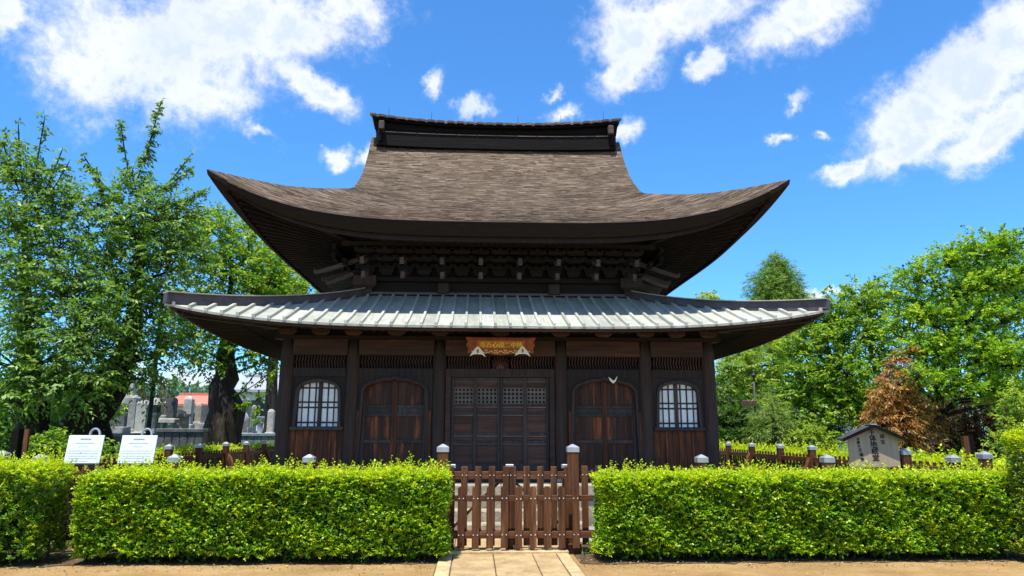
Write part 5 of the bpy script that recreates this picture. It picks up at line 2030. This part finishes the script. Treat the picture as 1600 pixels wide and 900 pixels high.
tree('cherry_tree', 'cherry tree with a thick dark trunk leaning towards the hall and tall leafy shoots', [(112, 712, 3.4), (140, 655, 3.4), (180, 590, 3.5), (208, 520, 3.6), (218, 420, 3.7), (222, 320, 3.7)], [.66, .54, .38, .20, .09, .03],
     [(218, 300, 36, 3.6), (240, 350, 55, 3.4), (190, 345, 48, 3.3), (270, 330, 36, 3.5), (160, 400, 48, 3.2), (215, 420, 58, 3.3), (268, 410, 45, 3.6), (180, 475, 50, 3.0), (240, 480, 48, 3.4), (160, 545, 46, 3.0), (215, 545, 42, 3.2), (285, 375, 26, 3.7), (150, 310, 34, 3.3), (262, 545, 32, 3.8), (230, 590, 28, 3.4), (120, 600, 40, 2.8)],
     CHERRY, .13, .06, .72, (.25, .55), .75, .9, seed=4, weights=[.5, .25, .25],
     shoots=[(215, 280, 252, 158, 3.5, 44), (205, 290, 188, 192, 3.5, 36), (225, 260, 240, 200, 3.5, 30), (240, 310, 300, 240, 3.5, 30), (250, 330, 330, 292, 3.5, 40), (260, 345, 322, 330, 3.5, 26), (180, 310, 128, 240, 3.4, 28), (170, 330, 150, 262, 3.4, 20), (250, 300, 298, 262, 3.4, 26)])
tree('broad_tree', 'broad tree with a massive forked trunk among the graves', [(352, 692, 9.2), (352, 640, 9.2), (352, 575, 9.3), (358, 500, 9.5), (362, 410, 9.6)], [.62, .50, .32, .14, .04],
     [(350, 365, 36, 9.6), (312, 395, 40, 9.4), (392, 398, 38, 9.5), (350, 425, 44, 9.2), (428, 440, 36, 9.6), (395, 462, 40, 9.2), (305, 465, 42, 9.0), (355, 500, 40, 9.0), (440, 470, 32, 9.4), (420, 510, 36, 9.2), (300, 530, 38, 9.0), (330, 560, 30, 9.0), (462, 462, 26, 9.8), (395, 545, 30, 9.2), (282, 500, 30, 9.3), (425, 560, 24, 9.4)],
     BACKG, .15, .08, .72, (.25, .5), .4, .9, seed=6, weights=[.45, .35, .2],
     shoots=[(352, 620, 300, 560, 9.0, 12), (358, 625, 428, 578, 9.0, 14), (365, 640, 432, 608, 8.9, 18), (370, 620, 415, 560, 9.0, 12), (405, 610, 400, 660, 8.8, 14)])
tree('broad_tree', 'lighter green tree standing behind the forked tree, close to the hall roof', [(420, 690, 19), (425, 600, 19), (430, 480, 19)], [.3, .25, .12],
     [(440, 410, 30, 19), (465, 440, 30, 19), (480, 462, 26, 19), (420, 390, 26, 19), (410, 440, 34, 19), (450, 480, 34, 18.6), (400, 500, 34, 19), (300, 360, 24, 20), (320, 350, 22, 20), (345, 345, 20, 20), (385, 365, 22, 20)],
     PALEG, .17, .09, .6, (.3, .5), .4, .9, seed=8, weights=[.25, .5, .25])
tree('ornamental_bush', 'little yellow-leaved bush on the mossy wall under the leaning cherry', [(158, 690, 6.6), (158, 660, 6.6), (160, 640, 6.6)], [.05, .04, .02],
     [(150, 640, 15, 6.5), (168, 636, 14, 6.6), (158, 626, 12, 6.6), (172, 652, 11, 6.6)], [HEDGE_Y[1], PALEG[1]], .10, .05, 1.4, (.12, .25), .3, .9, seed=10, cat='bush')
tree('garden_shrub', 'low green shrub growing around the foot of the leaning cherry trunk', [(95, 715, .5), (95, 705, .5), (96, 695, .5)], [.04, .03, .02],
     [(60, 705, 20, .4), (95, 700, 18, .3), (125, 712, 16, .4), (80, 690, 14, .6), (170, 705, 14, .2)], BACKG, .08, .04, 1.2, (.12, .25), .3, .9, seed=11, cat='shrub')

# -- trees on the right
tree('pine_tree', 'tall pine tree with drooping needles rising behind the right roof corner', [(1214, 700, 22), (1214, 580, 22), (1214, 480, 22), (1213, 405, 22)], [.28, .22, .14, .03],
     [(1213, 406, 8, 22), (1207, 418, 11, 22), (1220, 420, 10, 22), (1213, 412, 10, 22), (1210, 428, 17, 22), (1228, 440, 22, 22), (1195, 446, 22, 22), (1216, 456, 28, 22), (1240, 462, 20, 22), (1186, 466, 18, 22), (1205, 480, 28, 22), (1235, 486, 26, 22), (1215, 510, 30, 22), (1175, 540, 26, 20), (1155, 545, 26, 18), (1190, 525, 24, 21)],
     PINEM, .26, .024, 1.9, (.3, .5), .55, 1.0, seed=21, leaves=16, weights=[.6, .4], upn=.3)
tree('yellow_topped_tree', 'small yellow-green treetop just showing over the right lower roof', [(1108, 700, 30), (1108, 560, 30), (1108, 480, 30)], [.2, .15, .06],
     [(1108, 470, 14, 30), (1095, 482, 14, 30), (1120, 480, 13, 30), (1108, 500, 24, 30)], PALEG, .18, .09, 1.1, (.3, .5), .3, .9, seed=22, weights=[.6, .3, .1])
tree('broad_tree', 'tall mid-green tree with dark limbs between the pine and the bright maple', [(1290, 715, 10), (1296, 640, 10), (1310, 570, 10), (1318, 500, 10)], [.30, .24, .17, .06],
     [(1300, 490, 34, 10), (1345, 470, 34, 10), (1385, 470, 34, 10.4), (1265, 510, 30, 10.2), (1320, 520, 36, 9.6), (1370, 520, 38, 9.8), (1280, 545, 34, 9.6), (1330, 575, 38, 9.2), (1245, 540, 28, 10), (1285, 600, 36, 9.2), (1375, 570, 30, 9.8), (1330, 625, 34, 9.0), (1250, 585, 32, 9.4), (1270, 650, 28, 9.0), (1240, 625, 28, 9.3), (1310, 665, 26, 9), (1352, 640, 22, 9.2)],
     BACKG, .15, .08, 1.15, (.25, .5), .4, .9, seed=23, weights=[.42, .38, .2], shoots=[(1345, 470, 1355, 448, 10, 8), (1300, 470, 1290, 455, 10, 8)])
tree('broad_tree', 'pale flowering green tree close behind the right corner pillar of the hall', [(1150, 710, 15), (1150, 640, 15), (1150, 570, 15)], [.2, .16, .06],
     [(1135, 575, 24, 14), (1165, 570, 24, 14.5), (1140, 605, 26, 14), (1185, 590, 24, 14.5), (1210, 570, 26, 14.5), (1170, 620, 24, 14.2), (1130, 640, 22, 14), (1215, 540, 26, 15), (1235, 560, 22, 14)],
     PALEG, .15, .075, .85, (.25, .5), .4, .9, seed=24, weights=[.3, .45, .25])
tree('feathery_tree', 'small feathery light green tree beside the lamp pole with the brown box', [(1212, 712, 8), (1210, 670, 8), (1206, 630, 8)], [.10, .08, .03],
     [(1200, 640, 16, 8), (1222, 646, 15, 8), (1190, 660, 16, 8), (1212, 664, 16, 7.8), (1230, 662, 13, 8), (1205, 622, 12, 8), (1192, 682, 13, 7.8)],
     WILLOW, .16, .016, .75, (.25, .45), 1.0, 1.0, seed=25, leaves=14, upn=.3)
tree('dark_evergreen', 'dark evergreen filling the shade behind the lamp pole with the brown box', [(1140, 715, 12), (1140, 660, 12), (1142, 620, 12)], [.2, .16, .06],
     [(1130, 660, 30, 12), (1160, 650, 30, 12), (1140, 690, 28, 11.6), (1175, 690, 26, 11.6), (1205, 690, 24, 11.6), (1125, 620, 20, 12.4)], [BACKG[2], FARM[2]], .13, .06, 1.0, (.2, .4), .3, .9, seed=26)
tree('garden_shrub', 'pale rounded shrub to the left of the notice board', [(1262, 718, 6), (1262, 705, 6), (1262, 690, 6)], [.06, .05, .03],
     [(1255, 690, 18, 6), (1278, 686, 18, 6), (1266, 674, 15, 6), (1295, 698, 14, 6)], [PALEG[0], PALEG[1], BACKG[1]], .09, .045, 1.2, (.12, .25), .3, .9, seed=27, cat='shrub')
tree('maple_tree', 'large bright green maple spreading over the right-hand side fence', [(1468, 722, 4.2), (1466, 670, 4.2), (1470, 600, 4.2), (1490, 500, 4.3), (1510, 420, 4.3)], [.15, .12, .10, .07, .03],
     [(1440, 430, 36, 4.2), (1480, 405, 36, 4.2), (1530, 390, 38, 4.0), (1575, 380, 38, 3.8), (1595, 430, 40, 3.6), (1545, 435, 40, 3.8), (1495, 450, 38, 4.0), (1425, 465, 26, 4.4), (1450, 490, 36, 4.0), (1520, 490, 40, 3.6), (1580, 490, 42, 3.4), (1440, 545, 34, 3.8), (1490, 540, 40, 3.5), (1545, 550, 42, 3.3), (1595, 560, 40, 3.0), (1465, 595, 32, 3.4), (1432, 585, 20, 3.1), (1590, 620, 36, 2.8), (1410, 500, 26, 4.4), (1395, 520, 20, 4.6), (1520, 605, 26, 3.2), (1560, 600, 26, 3.0)],
     MAPLE, .085, .066, 1.0, (.2, .45), .35, .55, seed=28, weights=[.5, .3, .2], leaves=10,
     shoots=[(1560, 390, 1545, 362, 3.9, 10), (1480, 400, 1488, 380, 4.1, 10)])
tree('red_maple', 'drooping rust-brown maple left of the bright maple, above the notice board', [(1418, 722, 3.7), (1416, 690, 3.7), (1408, 640, 3.7), (1412, 580, 3.7)], [.10, .08, .06, .02],
     [(1416, 556, 13, 3.6), (1406, 576, 17, 3.5), (1396, 600, 20, 3.4), (1386, 628, 21, 3.3), (1408, 632, 22, 3.4), (1376, 655, 18, 3.2), (1400, 660, 22, 3.3), (1428, 660, 20, 3.6), (1420, 612, 18, 3.6), (1412, 688, 20, 3.5), (1442, 690, 20, 3.8), (1440, 640, 18, 4.0), (1372, 678, 15, 3.2), (1458, 668, 18, 4.2)],
     RUST, .12, .035, 1.35, (.25, .45), 1.0, .9, seed=29, leaves=12, weights=[.45, .35, .2])
tree('plum_tree', 'dark plum-leaved tree in the shade under the bright maple', [(1530, 722, 6.5), (1528, 680, 6.5), (1525, 640, 6.5)], [.14, .12, .05],
     [(1500, 640, 28, 6.5), (1545, 640, 30, 6.5), (1480, 665, 24, 6.3), (1520, 670, 30, 6.2), (1560, 670, 28, 6.2), (1500, 690, 22, 6.2), (1545, 700, 22, 6.2), (1470, 690, 18, 6.4)], PLUM, .10, .05, 1.0, (.2, .4), .5, .9, seed=30)
tree('garden_shrub', 'light green shrub at the fence below the outer edge of the bright maple', [(1592, 735, -1), (1592, 715, -1), (1592, 690, -1)], [.05, .04, .02],
     [(1590, 650, 26, -1), (1580, 690, 26, -1), (1598, 620, 24, -1), (1560, 705, 18, -1)], PALEG, .07, .04, .9, (.12, .28), .3, .9, seed=33, cat='shrub')

tree('broad_tree', 'deep green tree filling the gap behind the bright maple', [(1555, 722, 11), (1555, 640, 11), (1550, 520, 11)], [.3, .24, .10],
     [(1500, 470, 36, 11), (1545, 440, 38, 11), (1590, 450, 38, 11), (1460, 500, 34, 11), (1520, 530, 40, 10.8), (1580, 530, 40, 10.8), (1460, 560, 36, 10.8), (1540, 590, 40, 10.6), (1600, 600, 40, 10.6), (1490, 610, 34, 10.6), (1570, 400, 28, 11), (1510, 415, 26, 11)],
     [BACKG[0], MAPLE[2], BACKG[2]], .15, .08, .8, (.25, .5), .4, .9, seed=36)

# -- woods far off on both sides
def wood_mass(name, px0, px1, py_top, Y, n, mats, seed, L=.35):
    r = np.random.default_rng(seed)
    a, b = at(px0, py_top, Y), at(px1, py_top, Y)
    k = 26
    P, Ds = [], []
    for i in range(k):
        x = a.x + (b.x - a.x) * (i + r.random()) / k
        h = a.z * r.uniform(.68, 1.02)
        rad = abs(b.x - a.x) / k * r.uniform(1.2, 2.0)
        m = n // k
        d = unit(r.normal(size=(m, 3)))
        rr = r.random(m) ** .4
        q = d * rr[:, None] * np.array([rad, rad, h * .5]) + np.array([x, Y + r.uniform(-1.5, 1.5), h * .5])
        P.append(q)
        Ds.append(d + r.normal(size=(m, 3)) * .5)
    P, Ds = np.concatenate(P), np.concatenate(Ds)
    m = len(P)
    N = np.array([0, -.2, .9])[None, :] + r.normal(size=(m, 3)) * .5
    V, Fq = leaves_arrays(P, Ds, N, L * r.uniform(.6, 1.3, m), L * .55 * r.uniform(.7, 1.2, m))
    o = new_obj(name, fast_mesh(name, V, Fq, r.integers(0, len(mats), m), mats))
    o['kind'] = 'stuff'
    return o


wood_mass('far_wood', 120, 480, 585, 62, 20000, FARM, 41, .55)
wood_mass('far_wood', 1090, 1420, 560, 34, 22000, [BACKG[0], BACKG[2], FARM[2]], 42, .34)
wood_mass('far_wood', 1380, 1760, 590, 26, 16000, [FARM[2], BACKG[2], FARM[0]], 43, .28)
wood_mass('far_wood', -160, 140, 560, 24, 12000, [BACKG[2], FARM[2], BACKG[0]], 44, .28)
wood_mass('far_wood', 470, 1110, 585, 70, 12000, FARM, 45, .7)
wood_mass('far_wood', 1700, 2600, 560, 60, 12000, FARM, 46, .7)
wood_mass('far_wood', -1000, -100, 560, 60, 12000, FARM, 47, .7)

# ------------------------------------------------------------------ litter on the bare earth
def litter(name, n, x0, x1, y0, y1, L, mats, seed, up=.9):
    r = np.random.default_rng(seed)
    P = np.stack([x0 + (x1 - x0) * r.random(n), y1 - (y1 - y0) * r.random(n) ** 1.8, .010 + .006 * r.random(n)], 1)
    D = r.normal(size=(n, 3)) * np.array([1, 1, .12])
    N = np.array([0, 0, up])[None, :] + r.normal(size=(n, 3)) * .35
    V, Fq = leaves_arrays(P, D, N, L * r.uniform(.5, 1.3, n), L * .55 * r.uniform(.6, 1.2, n))
    V[:, 2] = np.maximum(V[:, 2], .008)
    o = new_obj(name, fast_mesh(name, V, Fq, r.integers(0, len(mats), n), mats))
    o['kind'] = 'stuff'


DRY = [plain('dry_leaf', (0.20, 0.12, 0.05), .8, 0, .3, 20, .1), plain('pale_dry_leaf', (0.42, 0.30, 0.16), .8, 0, .3, 20, .1), plain('dark_dry_leaf', (0.07, 0.045, 0.025), .8, 0, .3, 20, .1)]
litter('fallen_leaves', 1500, -8.5, -.98, -5.2, -4.0, .035, DRY, 51)
litter('fallen_leaves', 1600, .86, 8.5, -5.2, -4.0, .035, DRY, 52)
litter('fallen_leaves', 160, -6, 6, -7, -4.6, .03, DRY, 53)
rp = np.random.default_rng(54)
pb = MB()
for i in range(900):
    x, y = rp.uniform(-8.5, 8.5), -4.7 - 1.6 * rp.random() ** 1.5
    if -1.0 < x < .85:
        continue
    q = .004 + .012 * rp.random() ** 2
    pb.loft([[(x + q * math.cos(a) * k, y + q * math.sin(a) * k * .8, z) for a in (0.3, 1.6, 2.7, 3.9, 5.2)] for k, z in ((1, 0), (.8, q * .5), (.3, q * .75))])
o = pb.build('pebbles', STONE_T)
o['kind'] = 'stuff'
